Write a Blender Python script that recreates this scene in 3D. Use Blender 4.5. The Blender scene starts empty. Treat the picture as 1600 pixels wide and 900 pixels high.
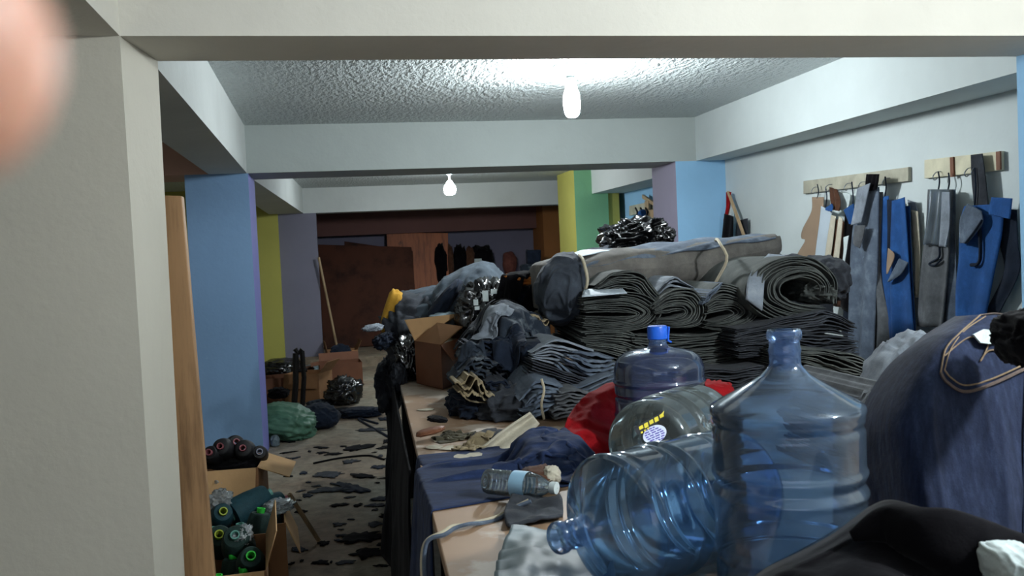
import bpy, bmesh, math, random
import numpy as np
from mathutils import Vector, Matrix

# ------------------------------------------------------------------ camera, world, light, exposure
SC = 1.18
EYE = 1.51
FPX, YAW, PITCH, ROLL = 1436.5, 0.1898, 0.0397, -0.0454

def cam_basis():
    F = np.array([math.sin(YAW)*math.cos(PITCH), math.cos(YAW)*math.cos(PITCH), -math.sin(PITCH)])
    r = np.cross(F, [0, 0, 1.0]); r /= np.linalg.norm(r); u = np.cross(r, F)
    c, s = math.cos(ROLL), math.sin(ROLL)
    return c*r+s*u, -s*r+c*u, F
CR, CU, CF = cam_basis()

scn = bpy.context.scene
COL = scn.collection
cam_d = bpy.data.cameras.new('camera')
cam = bpy.data.objects.new('camera', cam_d); COL.objects.link(cam)
cam_d.sensor_width = 36; cam_d.lens = FPX/1600*36
cam_d.clip_start = 0.01; cam_d.clip_end = 100
cam.matrix_world = Matrix(((CR[0], CU[0], -CF[0], 0), (CR[1], CU[1], -CF[1], 0), (CR[2], CU[2], -CF[2], EYE), (0, 0, 0, 1)))
cam_d.dof.use_dof = True; cam_d.dof.focus_distance = 3.6; cam_d.dof.aperture_fstop = 10.0
scn.camera = cam
scn.view_settings.view_transform = 'Standard'
scn.view_settings.look = 'None'
scn.view_settings.exposure = 0.0
scn.view_settings.gamma = 1.0
scn.view_settings.use_curve_mapping = False

world = bpy.data.worlds.new('world'); scn.world = world; world.use_nodes = True
world.node_tree.nodes['Background'].inputs[0].default_value = (0.72, 0.8, 1.0, 1)
world.node_tree.nodes['Background'].inputs[1].default_value = 1.5
BULB_MAIN, BULB_FAR, BULB_NEAR = 100.0, 75.0, 165.0

# ------------------------------------------------------------------ picture point -> place
def ray(x, y):
    return CR*(x-800)/FPX - CU*(y-450)/FPX + CF
E0 = np.array([0, 0, EYE])
def at(x, y, Y):      # point seen at (x,y) whose distance down the room is Y
    r = ray(x, y); return E0 + r*(Y/r[1])
def atz(x, y, z):     # ... whose height is z
    r = ray(x, y); return E0 + r*((z-EYE)/r[2])
def atx(x, y, X):     # ... whose sideways place is X
    r = ray(x, y); return E0 + r*(X/r[0])

TAB = 0.885
ZB, ZC = EYE+0.5705*SC, EYE+0.8723*SC
Y1, Y2, YM, YMB, YF = 2.4116*SC, 2.7033*SC, 6.0565*SC, 6.5365*SC, 11.3595*SC
XR, XW = 2.5*SC, 2.727*SC

# ------------------------------------------------------------------ materials
def lin(h):
    c = [int(h[i:i+2], 16)/255 for i in (0, 2, 4)]
    return tuple(v/12.92 if v <= .04045 else ((v+.055)/1.055)**2.4 for v in c)+(1,)
def newmat(name):
    m = bpy.data.materials.new(name); m.use_nodes = True
    nt = m.node_tree; b = nt.nodes['Principled BSDF']
    return m, nt, b
def noise_node(nt, scale, detail=4, rough=.55, stretch=None, coord='Object'):
    tc = nt.nodes.new('ShaderNodeTexCoord'); mp = nt.nodes.new('ShaderNodeMapping')
    n = nt.nodes.new('ShaderNodeTexNoise')
    n.inputs['Scale'].default_value = scale; n.inputs['Detail'].default_value = detail; n.inputs['Roughness'].default_value = rough
    if stretch: mp.inputs['Scale'].default_value = stretch
    nt.links.new(tc.outputs[coord], mp.inputs[0]); nt.links.new(mp.outputs[0], n.inputs[0])
    return n
def ramp(nt, src, stops):
    r = nt.nodes.new('ShaderNodeValToRGB'); e = r.color_ramp.elements
    while len(e) < len(stops): e.new(.5)
    for k, (p, c) in enumerate(stops): e[k].position = p; e[k].color = c
    nt.links.new(src, r.inputs[0]); return r
def bump(nt, b, src, strength, dist=.01, prev=None):
    k = nt.nodes.new('ShaderNodeBump'); k.inputs['Strength'].default_value = strength; k.inputs['Distance'].default_value = dist
    nt.links.new(src, k.inputs['Height'])
    if prev: nt.links.new(prev.outputs[0], k.inputs['Normal'])
    nt.links.new(k.outputs[0], b.inputs['Normal']); return k
def mul(c, f): return tuple(min(1, v*f) for v in c[:3])+(1,)

def mat_plain(name, h, rough=.6, var=.12, scale=6, metal=0, bmp=0, bscale=60, spec=.4):
    m, nt, b = newmat(name); c = lin(h)
    n = noise_node(nt, scale)
    r = ramp(nt, n.outputs['Fac'], [(.3, mul(c, 1-var)), (.7, mul(c, 1+var))])
    nt.links.new(r.outputs[0], b.inputs['Base Color'])
    b.inputs['Roughness'].default_value = rough; b.inputs['Metallic'].default_value = metal
    b.inputs['Specular IOR Level'].default_value = spec
    if bmp:
        k = noise_node(nt, bscale, 3); bump(nt, b, k.outputs['Fac'], bmp, .004)
    return m
def mat_wall(name, h, dirt=None, bmp=.25):
    m, nt, b = newmat(name); c = lin(h)
    n = noise_node(nt, 1.3, 5, .6)
    r = ramp(nt, n.outputs['Fac'], [(.3, mul(c, .9)), (.62, c), (.8, mul(c, 1.05))])
    out = r.outputs[0]
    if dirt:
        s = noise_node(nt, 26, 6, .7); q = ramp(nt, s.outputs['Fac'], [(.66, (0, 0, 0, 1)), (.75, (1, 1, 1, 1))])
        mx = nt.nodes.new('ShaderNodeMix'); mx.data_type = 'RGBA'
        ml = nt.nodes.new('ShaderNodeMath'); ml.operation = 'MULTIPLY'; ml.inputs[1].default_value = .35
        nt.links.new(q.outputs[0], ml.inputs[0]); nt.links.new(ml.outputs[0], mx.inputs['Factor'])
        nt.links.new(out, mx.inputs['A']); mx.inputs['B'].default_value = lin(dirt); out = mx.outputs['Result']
    nt.links.new(out, b.inputs['Base Color']); b.inputs['Roughness'].default_value = .75
    b.inputs['Specular IOR Level'].default_value = .25
    k = noise_node(nt, 55, 4); k2 = noise_node(nt, 5, 3)
    p = bump(nt, b, k.outputs['Fac'], bmp, .004); bump(nt, b, k2.outputs['Fac'], .25, .02, p)
    return m
def mat_cloth(name, h, var=.35, scale=9, weave=420, bmp=.35, rough=.9, h2=None, streak=None):
    m, nt, b = newmat(name); c = lin(h)
    n = noise_node(nt, scale, 6, .65, streak)
    c2 = lin(h2) if h2 else mul(c, 1+var)
    r = ramp(nt, n.outputs['Fac'], [(.32, mul(c, 1-var)), (.52, c), (.72, c2)])
    f = noise_node(nt, weave, 2, .6)
    mx = nt.nodes.new('ShaderNodeMix'); mx.data_type = 'RGBA'; mx.blend_type = 'OVERLAY'; mx.inputs['Factor'].default_value = .3
    nt.links.new(r.outputs[0], mx.inputs['A']); nt.links.new(f.outputs['Fac'], mx.inputs['B'])
    nt.links.new(mx.outputs['Result'], b.inputs['Base Color'])
    b.inputs['Roughness'].default_value = rough; b.inputs['Specular IOR Level'].default_value = .15
    b.inputs['Sheen Weight'].default_value = .04
    k = noise_node(nt, 38, 4); p = bump(nt, b, k.outputs['Fac'], bmp, .006)
    bump(nt, b, f.outputs['Fac'], .25, .0008, p)
    return m
def mat_wood(name, h, dark, scale=3, stretch=(14, 14, 1), knots=True):
    m, nt, b = newmat(name)
    n = noise_node(nt, scale, 7, .65, stretch)
    r = ramp(nt, n.outputs['Fac'], [(.28, lin(dark)), (.5, lin(h)), (.78, mul(lin(h), 1.25))])
    out = r.outputs[0]
    if knots:
        s = noise_node(nt, 7, 3, .5, (1, 1, .6)); q = ramp(nt, s.outputs['Fac'], [(.66, (0, 0, 0, 1)), (.72, (1, 1, 1, 1))])
        mx = nt.nodes.new('ShaderNodeMix'); mx.data_type = 'RGBA'
        nt.links.new(q.outputs[0], mx.inputs['Factor']); nt.links.new(out, mx.inputs['A']); mx.inputs['B'].default_value = lin(dark)
        out = mx.outputs['Result']
    nt.links.new(out, b.inputs['Base Color']); b.inputs['Roughness'].default_value = .6
    bump(nt, b, n.outputs['Fac'], .2, .003)
    return m
def mat_plastic(name, tint, body, haze=.18, rough=.08):
    # thin tinted plastic: tinted see-through wall, clear reflections, a little milky scatter
    m = bpy.data.materials.new(name); m.use_nodes = True; nt = m.node_tree; nt.nodes.clear()
    o = nt.nodes.new('ShaderNodeOutputMaterial'); t = nt.nodes.new('ShaderNodeBsdfTransparent'); t.inputs[0].default_value = lin(tint)
    g = nt.nodes.new('ShaderNodeBsdfGlossy'); g.inputs['Roughness'].default_value = rough; g.inputs[0].default_value = (.9, .95, 1, 1)
    d = nt.nodes.new('ShaderNodeBsdfDiffuse'); d.inputs[0].default_value = lin(body)
    tl = nt.nodes.new('ShaderNodeBsdfTranslucent'); tl.inputs[0].default_value = lin(body)
    dd = nt.nodes.new('ShaderNodeMixShader'); nt.links.new(d.outputs[0], dd.inputs[1]); nt.links.new(tl.outputs[0], dd.inputs[2])
    a = nt.nodes.new('ShaderNodeMixShader')
    n = noise_node(nt, 9, 4); r = ramp(nt, n.outputs['Fac'], [(.3, (haze*.6,)*3+(1,)), (.75, (haze*1.6,)*3+(1,))])
    nt.links.new(r.outputs[0], a.inputs[0]); nt.links.new(t.outputs[0], a.inputs[1]); nt.links.new(dd.outputs[0], a.inputs[2])
    f = nt.nodes.new('ShaderNodeFresnel'); f.inputs[0].default_value = 1.65
    n2 = noise_node(nt, 14, 3); bp = nt.nodes.new('ShaderNodeBump'); bp.inputs['Strength'].default_value = .05; bp.inputs['Distance'].default_value = .01
    nt.links.new(n2.outputs['Fac'], bp.inputs['Height']); nt.links.new(bp.outputs[0], g.inputs['Normal']); nt.links.new(bp.outputs[0], f.inputs['Normal'])
    b = nt.nodes.new('ShaderNodeMixShader')
    nt.links.new(f.outputs[0], b.inputs[0]); nt.links.new(a.outputs[0], b.inputs[1]); nt.links.new(g.outputs[0], b.inputs[2])
    nt.links.new(b.outputs[0], o.inputs[0]); return m
def mat_emit(name, c, s):
    m = bpy.data.materials.new(name); m.use_nodes = True; nt = m.node_tree; nt.nodes.clear()
    o = nt.nodes.new('ShaderNodeOutputMaterial'); e = nt.nodes.new('ShaderNodeEmission')
    e.inputs[0].default_value = c; e.inputs[1].default_value = s; nt.links.new(e.outputs[0], o.inputs[0]); return m

# ------------------------------------------------------------------ mesh helpers
class MB:
    def __init__(s): s.v = []; s.f = []
    def add(s, v, f):
        k = len(s.v); s.v += [tuple(float(c) for c in p) for p in v]; s.f += [tuple(i+k for i in q) for q in f]; return s
    def hexa(s, p):   # 8 points: bottom 4, top 4
        return s.add(p, [(0, 3, 2, 1), (4, 5, 6, 7), (0, 1, 5, 4), (1, 2, 6, 5), (2, 3, 7, 6), (3, 0, 4, 7)])
    def box(s, x0, x1, y0, y1, z0, z1):
        return s.hexa([(x0, y0, z0), (x1, y0, z0), (x1, y1, z0), (x0, y1, z0), (x0, y0, z1), (x1, y0, z1), (x1, y1, z1), (x0, y1, z1)])
    def obox(s, c, size, M):
        q = [Vector(c)+M@Vector((sx*size[0]/2, sy*size[1]/2, sz*size[2]/2)) for sz in (-1, 1) for sx, sy in ((-1, -1), (1, -1), (1, 1), (-1, 1))]
        return s.hexa(q)
    def tube(s, pts, r, n=8, cap=True):
        pts = [Vector(p) for p in pts]; m = len(pts); rs = r if hasattr(r, '__len__') else [r]*m
        v = []; up = None
        for i, p in enumerate(pts):
            d = (pts[min(i+1, m-1)]-pts[max(i-1, 0)]).normalized()
            if up is None:
                up = Vector((0, 0, 1)) if abs(d.z) < .9 else Vector((1, 0, 0))
            a = d.cross(up).normalized(); b = a.cross(d).normalized(); up = b
            for k in range(n):
                t = 2*math.pi*k/n; v.append(p+a*math.cos(t)*rs[i]+b*math.sin(t)*rs[i])
        f = [(i*n+k, i*n+(k+1) % n, (i+1)*n+(k+1) % n, (i+1)*n+k) for i in range(m-1) for k in range(n)]
        if cap: f += [tuple(range(n))[::-1], tuple((m-1)*n+k for k in range(n))]
        return s.add(v, f)
    def lathe(s, prof, n=32, M=None, c0=False, c1=False):
        v = []
        for r, z in prof:
            for k in range(n):
                t = 2*math.pi*k/n; p = Vector((r*math.cos(t), r*math.sin(t), z)); v.append(M@p if M else p)
        m = len(prof)
        f = [(i*n+k, i*n+(k+1) % n, (i+1)*n+(k+1) % n, (i+1)*n+k) for i in range(m-1) for k in range(n)]
        if c0: f.append(tuple(range(n))[::-1])
        if c1: f.append(tuple((m-1)*n+k for k in range(n)))
        return s.add(v, f)
    def grid(s, P, flip=False):   # P array (n,m,3)
        n, m = P.shape[:2]
        f = [(i*m+j, (i+1)*m+j, (i+1)*m+j+1, i*m+j+1) for i in range(n-1) for j in range(m-1)]
        if flip: f = [q[::-1] for q in f]
        return s.add(P.reshape(-1, 3), f)
    def poly(s, pts, ext):   # prism: outline points + extrusion vector
        n = len(pts); e = np.array(ext)
        v = [np.array(p) for p in pts]+[np.array(p)+e for p in pts]
        return s.add(v, [tuple(range(n))[::-1], tuple(range(n, 2*n))]+[(i, (i+1) % n, n+(i+1) % n, n+i) for i in range(n)])

def finish(o, smooth=True, bevel=0, solid=0, sub=0, ang=40):
    me = o.data
    if smooth:
        for p in me.polygons: p.use_smooth = True
        if ang: me.set_sharp_from_angle(angle=math.radians(ang))
    if solid:
        k = o.modifiers.new('solid', 'SOLIDIFY'); k.thickness = solid; k.offset = 0
    if sub:
        k = o.modifiers.new('sub', 'SUBSURF'); k.levels = sub; k.render_levels = sub
    if bevel:
        k = o.modifiers.new('bevel', 'BEVEL'); k.width = bevel; k.segments = 2; k.limit_method = 'ANGLE'
    return o
def obj(name, mb, mat, parent=None, smooth=True, bevel=0, solid=0, sub=0, ang=40, local=False):
    """one mesh object; world coordinates unless local; origin at its base (or at its thing's base)"""
    v = np.array(mb.v, float)
    if parent is None:
        lo, hi = v.min(0), v.max(0); c = np.array([(lo[0]+hi[0])/2, (lo[1]+hi[1])/2, lo[2]])
        if local: c = np.zeros(3)
        loc = c
    else:
        c = np.zeros(3) if local else np.array(world_loc(parent)); loc = np.zeros(3)
    me = bpy.data.meshes.new(name); me.from_pydata((v-c).tolist(), [], mb.f)
    me.validate(); me.update()
    bm = bmesh.new(); bm.from_mesh(me); bmesh.ops.recalc_face_normals(bm, faces=bm.faces); bm.to_mesh(me); bm.free()
    me.materials.append(mat)
    o = bpy.data.objects.new(name, me); COL.objects.link(o); o.location = loc
    if parent: o.parent = parent
    return finish(o, smooth, bevel, solid, sub, ang)
def world_loc(o):
    l = Vector(o.location)
    while o.parent: o = o.parent; l += Vector(o.location)
    return l
def tag(o, label, cat, group=None, kind=None):
    o['label'] = label; o['category'] = cat
    if group: o['group'] = group
    if kind: o['kind'] = kind
    return o
def thing(name, label, cat, loc=(0, 0, 0), rot=(0, 0, 0), group=None):
    o = bpy.data.objects.new(name, None); COL.objects.link(o); o.empty_display_size = .05
    o.location = Vector([float(c) for c in loc]); o.rotation_euler = rot
    return tag(o, label, cat, group)
def struct(name, mb, mat, bevel=0, parent=None, smooth=False):
    o = obj(name, mb, mat, parent, smooth=smooth, bevel=bevel)
    if not parent: o['kind'] = 'structure'
    return o
def dup(root, loc=None, rot=None, label=None, group=None, scale=None):
    r = root.copy(); COL.objects.link(r)
    if loc is not None: r.location = Vector([float(c) for c in loc])
    if rot is not None: r.rotation_euler = rot
    if scale: r.scale = (scale,)*3
    if label: r['label'] = label
    if group: r['group'] = group
    for ch in list(root.children):
        c = ch.copy(); COL.objects.link(c); c.parent = r
        for g in ch.children:
            d = g.copy(); COL.objects.link(d); d.parent = c
    return r

# ------------------------------------------------------------------ numpy noise and cloth shapes
def hash3(i, j, k, seed):
    h = (i*374761393 + j*668265263 + k*2147483647 + seed*1274126177) & 0xffffffff
    h = ((h ^ (h >> 13))*1274126177) & 0xffffffff
    h = (h ^ (h >> 16)) & 0xffffffff
    return h/4294967295.0*2-1
def vnoise(P, seed=0):
    P = np.asarray(P, float); f = np.floor(P).astype(np.int64); t = P-f; t = t*t*t*(t*(t*6-15)+10)
    o = 0
    for a in (0, 1):
        for b in (0, 1):
            for c in (0, 1):
                w = (t[..., 0] if a else 1-t[..., 0])*(t[..., 1] if b else 1-t[..., 1])*(t[..., 2] if c else 1-t[..., 2])
                o = o + w*hash3(f[..., 0]+a, f[..., 1]+b, f[..., 2]+c, seed)
    return o
def fbm(P, seed=0, oct=4):
    o = 0; a = 1
    for k in range(oct): o = o+a*vnoise(np.asarray(P)*2**k, seed+k*17); a *= .5
    return o
def folds(P, seed=0):      # sharp-crested cloth folds, roughly 0..1
    P = np.asarray(P, float)
    w = np.stack([vnoise(P*.7+9.1*k, seed+k) for k in range(3)], -1)
    Q = P+w*.9
    a = 1-np.abs(vnoise(Q*1.0, seed+5))*1.7
    b = 1-np.abs(vnoise(Q*2.1+3, seed+6))*1.7
    c = vnoise(Q*4.5, seed+7)
    return .62*np.clip(a, 0, 1)**1.6+.3*np.clip(b, 0, 1)**1.5+.08*c
def spl(pts, n):      # Catmull-Rom resample of a polyline
    p = np.array(pts, float); m = len(p)
    if m == 2: return p[0]+(p[1]-p[0])*np.linspace(0, 1, n)[:, None]
    e = np.vstack([2*p[0]-p[1], p, 2*p[-1]-p[-2]])
    d = np.r_[0, np.cumsum(np.linalg.norm(np.diff(p, axis=0), axis=1))]; d /= d[-1]
    out = []
    for s in np.linspace(0, 1, n):
        i = min(max(np.searchsorted(d, s, 'right')-1, 0), m-2); t = (s-d[i])/max(1e-9, d[i+1]-d[i])
        a, b, c, q = e[i], e[i+1], e[i+2], e[i+3]
        out.append(.5*(2*b+(c-a)*t+(2*a-5*b+4*c-q)*t*t+(3*b-a-3*c+q)*t**3))
    return np.array(out)

# height of whatever lies on the table or the floor so far
HX0, HY0, HC = -1.6, .4, .02
HG = np.zeros((260, 380))
def hg_box(x0, x1, y0, y1, z):
    a, b = int((x0-HX0)/HC), int((x1-HX0)/HC); c, d = int((y0-HY0)/HC), int((y1-HY0)/HC)
    HG[a:b, c:d] = np.maximum(HG[a:b, c:d], z)
def hg_add(P, t=.004):
    i = np.round((P[:, 0]-HX0)/HC).astype(int); j = np.round((P[:, 1]-HY0)/HC).astype(int)
    ok = (i > 0) & (j > 0) & (i < HG.shape[0]-1) & (j < HG.shape[1]-1)
    np.maximum.at(HG, (i[ok], j[ok]), P[ok, 2]+t)
def hg(x, y):
    fx = np.clip((x-HX0)/HC, 0, HG.shape[0]-2); fy = np.clip((y-HY0)/HC, 0, HG.shape[1]-2)
    i = fx.astype(int); j = fy.astype(int); a = fx-i; b = fy-j
    return (HG[i, j]*(1-a)+HG[i+1, j]*a)*(1-b)+(HG[i, j+1]*(1-a)+HG[i+1, j+1]*a)*b

def drape(c, w, d, rot=0, n=40, squeeze=.82, seed=1, steps=90, amp=.05, mask=None):
    """let a cloth fall in folds over what is already there; returns grid of points"""
    nx = n; ny = max(8, int(n*d/w)); lx = w/(nx-1); ly = d/(ny-1)
    U, V = np.meshgrid(np.linspace(-.5, .5, nx), np.linspace(-.5, .5, ny), indexing='ij')
    x = U*w*squeeze; y = V*d*squeeze
    x = x+.06*w*fbm(np.stack([U*3, V*3, U*0+seed], -1), seed, 2); y = y+.06*d*fbm(np.stack([U*3, V*3, U*0+seed+7], -1), seed+3, 2)
    cr, sr = math.cos(rot), math.sin(rot)
    P = np.stack([c[0]+x*cr-y*sr, c[1]+x*sr+y*cr, x*0], -1)
    h = hg(P[..., 0], P[..., 1]); hm = max(h.max(), 0)
    P[..., 2] = np.maximum(h, hm-.25)*.5+hm*.5+.03+amp*np.abs(fbm(np.stack([U*5, V*5, U*0+seed], -1), seed+9, 3))
    V0 = np.zeros_like(P); ld = math.hypot(lx, ly)
    def con(a, b, L, k):
        dlt = P[b]-P[a]; l = np.linalg.norm(dlt, axis=-1, keepdims=True)+1e-9
        q = dlt*((l-L)/l*.5*k); P[a] += q; P[b] -= q
    s_ = slice
    batches = []
    for o in (0, 1):
        m = (nx-o)//2; batches.append(((s_(o, o+2*m-1, 2),), (s_(o+1, o+2*m, 2),), lx, 1))
        m = (ny-o)//2; batches.append(((s_(None), s_(o, o+2*m-1, 2)), (s_(None), s_(o+1, o+2*m, 2)), ly, 1))
        m = (nx-o)//2
        batches.append(((s_(o, o+2*m-1, 2), s_(0, ny-1)), (s_(o+1, o+2*m, 2), s_(1, ny)), ld, .5))
        batches.append(((s_(o, o+2*m-1, 2), s_(1, ny)), (s_(o+1, o+2*m, 2), s_(0, ny-1)), ld, .5))
    for o in range(4):
        ia = np.arange(o, nx-2, 4); batches.append(((ia,), (ia+2,), 2*lx, .12))
        ja = np.arange(o, ny-2, 4); batches.append(((s_(None), ja), (s_(None), ja+2), 2*ly, .12))
    dt = 1/60
    for st in range(steps):
        V0[..., 2] -= 9.8*dt*.6; V0 *= .93
        Q = P.copy(); P += V0*dt
        for it in range(5):
            for a, b, L, k in batches: con(a, b, L, k)
        h = hg(P[..., 0], P[..., 1])+.003
        hit = P[..., 2] < h
        P[..., 2] = np.where(hit, h, P[..., 2])
        for k in (0, 1): P[..., k] = np.where(hit, Q[..., k]+(P[..., k]-Q[..., k])*.25, P[..., k])
        V0 = (P-Q)/dt
        sp = np.linalg.norm(V0, axis=-1, keepdims=True); V0 *= np.minimum(1, 1.5/(sp+1e-9))
    hg_add(P.reshape(-1, 3), .005)
    return P
def cloth(name, label, cat, mat, c, w, d, rot=0, group=None, keep=None, parent=None, thick=.004, **k):
    P = drape(c, w, d, rot, **k)
    mb = MB(); mb.grid(P)
    if keep:
        n, m = P.shape[:2]; fs = []
        for i in range(n-1):
            for j in range(m-1):
                if keep((i+.5)/(n-1), (j+.5)/(m-1)): fs.append((i*m+j, (i+1)*m+j, (i+1)*m+j+1, i*m+j+1))
        used = sorted({q for f in fs for q in f}); mp = {q: i for i, q in enumerate(used)}
        mb.v = [mb.v[q] for q in used]; mb.f = [tuple(mp[q] for q in f) for f in fs]
    o = obj(name, mb, mat, parent, solid=thick, sub=1, ang=0)
    if not parent: tag(o, label, cat, group)
    return o
def trousers(u, v):    # outline of a pair of trousers: u across, v from waist to hem
    if v < .3: return .12-.1*v/.3 < u < .88+.1*v/.3
    return (.02+.1*(v-.3) < u < .49-.06*(v-.3)) or (.51+.06*(v-.3) < u < .98-.1*(v-.3))

def ico(sub):
    bm = bmesh.new(); bmesh.ops.create_icosphere(bm, subdivisions=sub, radius=1)
    v = np.array([p.co[:] for p in bm.verts]); f = [tuple(q.index for q in p.verts) for p in bm.faces]; bm.free()
    return v, f
ICO = {k: ico(k) for k in (3, 4, 5, 6)}
def lump_pts(cx, cy, rx, ry, Y, rd, tilt=0, fold=.12, fs=3.0, seed=0, sub=5, power=2.4, base=None, stretch=(1, 1, 1)):
    """a stuffed, creased soft body seen centred at (cx,cy) with half sizes rx, ry in the picture, at depth Y"""
    v, f = ICO[sub]; c = at(cx, cy, Y); ppm = FPX/np.dot(c-E0, CF)
    a = np.abs(v)**(2/power)*np.sign(v); a /= (np.sum(np.abs(a)**power, 1)**(1/power))[:, None]
    n = folds(v*fs*np.array(stretch)+seed*3.7, seed)
    lowf = fbm(v*1.3+seed, seed+40, 2)
    a = a*(1+fold*(n-.45)+.10*lowf)[:, None]
    ct, st = math.cos(math.radians(tilt)), math.sin(math.radians(tilt))
    X = a[:, 0]*rx/ppm; Z = a[:, 2]*ry/ppm; D = a[:, 1]*rd
    H = np.array([CR[0], CR[1], 0]); H /= np.linalg.norm(H); G = np.array([-H[1], H[0], 0])
    P = c+np.outer(X*ct-Z*st, H)+np.outer(X*st+Z*ct, [0, 0, 1])+np.outer(D, G)
    if base is not None: P[:, 2] = np.maximum(P[:, 2], base+.002*seed % .004)
    return P, f
def lump(name, label, cat, mat, *a, group=None, parent=None, base=TAB+.002, **k):
    P, f = lump_pts(*a, base=base, **k)
    mb = MB(); mb.add(P, f); hg_add(P)
    o = obj(name, mb, mat, parent, ang=0)
    if not parent: tag(o, label, cat, group)
    return o

def layered(name, label, cat, mat, low, high, Y, depth, n=14, seed=0, parent=None, group=None, jit=.012, wave=.3, curl=.0, thick=.62, skew=0, m=36, tag_=True):
    """a folded pile of cut cloth: layers laid between a low and a high curve (picture points) at depth Y,
    each layer a real sheet running back by `depth`"""
    L = spl(low, m); H = spl(high, m); rnd = random.Random(seed); mb = MB(); nd = 5
    u = np.linspace(0, 1, m)
    for i in range(n):
        t = (i+.1)/n; t2 = (i+thick)/n
        wv = wave/n*fbm(np.stack([u*5, u*0+i*.45, u*0+seed], -1), seed, 3)
        j0 = rnd.uniform(-jit, jit); dd = depth*rnd.uniform(.92, 1.05); sh = rnd.uniform(-1, 1)*jit*1.2
        rows = []
        for k in range(nd):
            s = k/(nd-1); yy = Y+j0*1+dd*s+.4*jit*fbm(np.stack([u*6, u*0+i*.7, u*0+s*2], -1), seed+3, 2)
            for tt in ((t, t2) if k == 0 else (t2,)): rows.append((tt, yy))
        # loop: bottom back -> bottom front -> top front ... -> top back
        seq = [(t, Y+j0+dd)]+[(t, Y+j0+dd*.5)]+rows
        P = np.zeros((len(seq), m, 3))
        for a, (tt, yy) in enumerate(seq):
            q = L+(H-L)*np.clip(tt+wv, -.02, 1.03)[:, None]
            base = np.array([at(q[b, 0], q[b, 1], Y) for b in range(m)])
            dy = (yy if hasattr(yy, '__len__') else np.full(m, yy))-Y
            base[:, 1] += dy; base[:, 0] += dy*skew+sh*math.sin(a)*0+sh
            base[:, 2] += curl*dy
            P[a] = base
        mb.grid(P)
        # close the back
        k0 = len(mb.v)-len(seq)*m
        mb.f += [(k0+b, k0+b+1, k0+(len(seq)-1)*m+b+1, k0+(len(seq)-1)*m+b) for b in range(m-1)]
        # close the two side ends
        for e in (0, m-1): mb.f.append(tuple(k0+a*m+e for a in range(len(seq))))
    v = np.array(mb.v); hg_add(v)
    o = obj(name, mb, mat, parent, ang=35)
    if not parent and tag_: tag(o, label, cat, group)
    return o

def sheet_X(edgeL, edgeR, X, amp=.01, waves=3, nu=16, nv=24, seed=0, lean=0, surf=None):
    """hanging sheet on a plane of constant X between two picture polylines"""
    L = spl(edgeL, nv); R = spl(edgeR, nv); P = np.zeros((nu, nv, 3))
    for i in range(nu):
        u = i/(nu-1)
        for j in range(nv):
            q = L[j]+(R[j]-L[j])*u; p = atx(q[0], q[1], X)
            p[0] += amp*math.sin(u*waves*2*math.pi+seed+j/nv*1.3)*(.3+.7*j/nv)-lean*j/nv
            P[i, j] = p
    return P
def hang(name, label, cat, mat, edgeL, edgeR, X, amp=.008, waves=2, seed=0, thick=.004, group=None, parent=None, lean=0):
    mb = MB(); mb.grid(sheet_X(edgeL, edgeR, X, amp, waves, seed=seed, lean=lean))
    o = obj(name, mb, mat, parent, solid=thick, ang=50)
    if not parent: tag(o, label, cat, group)
    return o

def patch(edgeL, edgeR, Yf, nu=60, nv=70, amp=.02, fs=6, seed=0, stretch=(1, 1, 1)):
    """soft surface between two picture polylines, at depth Yf(u,v), with folds towards the eye"""
    L = spl(edgeL, nv); R = spl(edgeR, nv)
    u = np.linspace(0, 1, nu)[:, None]; v = np.linspace(0, 1, nv)[None, :]
    P = np.zeros((nu, nv, 3))
    for i in range(nu):
        for j in range(nv):
            q = L[j]+(R[j]-L[j])*u[i, 0]; P[i, j] = at(q[0], q[1], Yf(u[i, 0], v[0, j]))
    F = folds(P*fs*np.array(stretch), seed)-.4
    P = P+(F*amp)[..., None]*(-np.array([CF[0], CF[1], -.5]))
    return P
def ftube(spine, wid, th, n=80, k=22, seed=0, fold=.25, fs=9, cross=None):
    """flattened soft tube (trouser leg, sleeve, rolled cloth) along world points; wid, th = half width, half thickness"""
    S = spl(spine, n); W = np.interp(np.linspace(0, 1, n), np.linspace(0, 1, len(wid)), wid)
    T = np.interp(np.linspace(0, 1, n), np.linspace(0, 1, len(th)), th)
    P = np.zeros((n, k+1, 3))
    for i in range(n):
        d = S[min(i+1, n-1)]-S[max(i-1, 0)]; d /= np.linalg.norm(d)+1e-9
        a = np.cross(d, [0, 0, 1.0]) if cross is None else np.array(cross, float)-d*np.dot(cross, d)
        a /= np.linalg.norm(a)+1e-9; b = np.cross(a, d)
        if b[2] < 0: b = -b
        for j in range(k+1):
            t = 2*math.pi*j/k; x = math.copysign(abs(math.cos(t))**.7, math.cos(t)); y = math.copysign(abs(math.sin(t))**.8, math.sin(t))
            P[i, j] = S[i]+a*x*W[i]+b*y*T[i]
    F = folds(P*fs, seed)-.4
    C = S[:, None, :]; P = C+(P-C)*(1+fold*F)[..., None]
    P[:, k] = P[:, 0]
    mb = MB(); mb.grid(P)
    m = k+1
    mb.f.append(tuple(range(k))[::-1]); mb.f.append(tuple((n-1)*m+j for j in range(k)))
    return mb
def rope(pts, r=.003, n=40, k=6):
    mb = MB(); mb.tube(spl(pts, n), r, k); return mb

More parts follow.
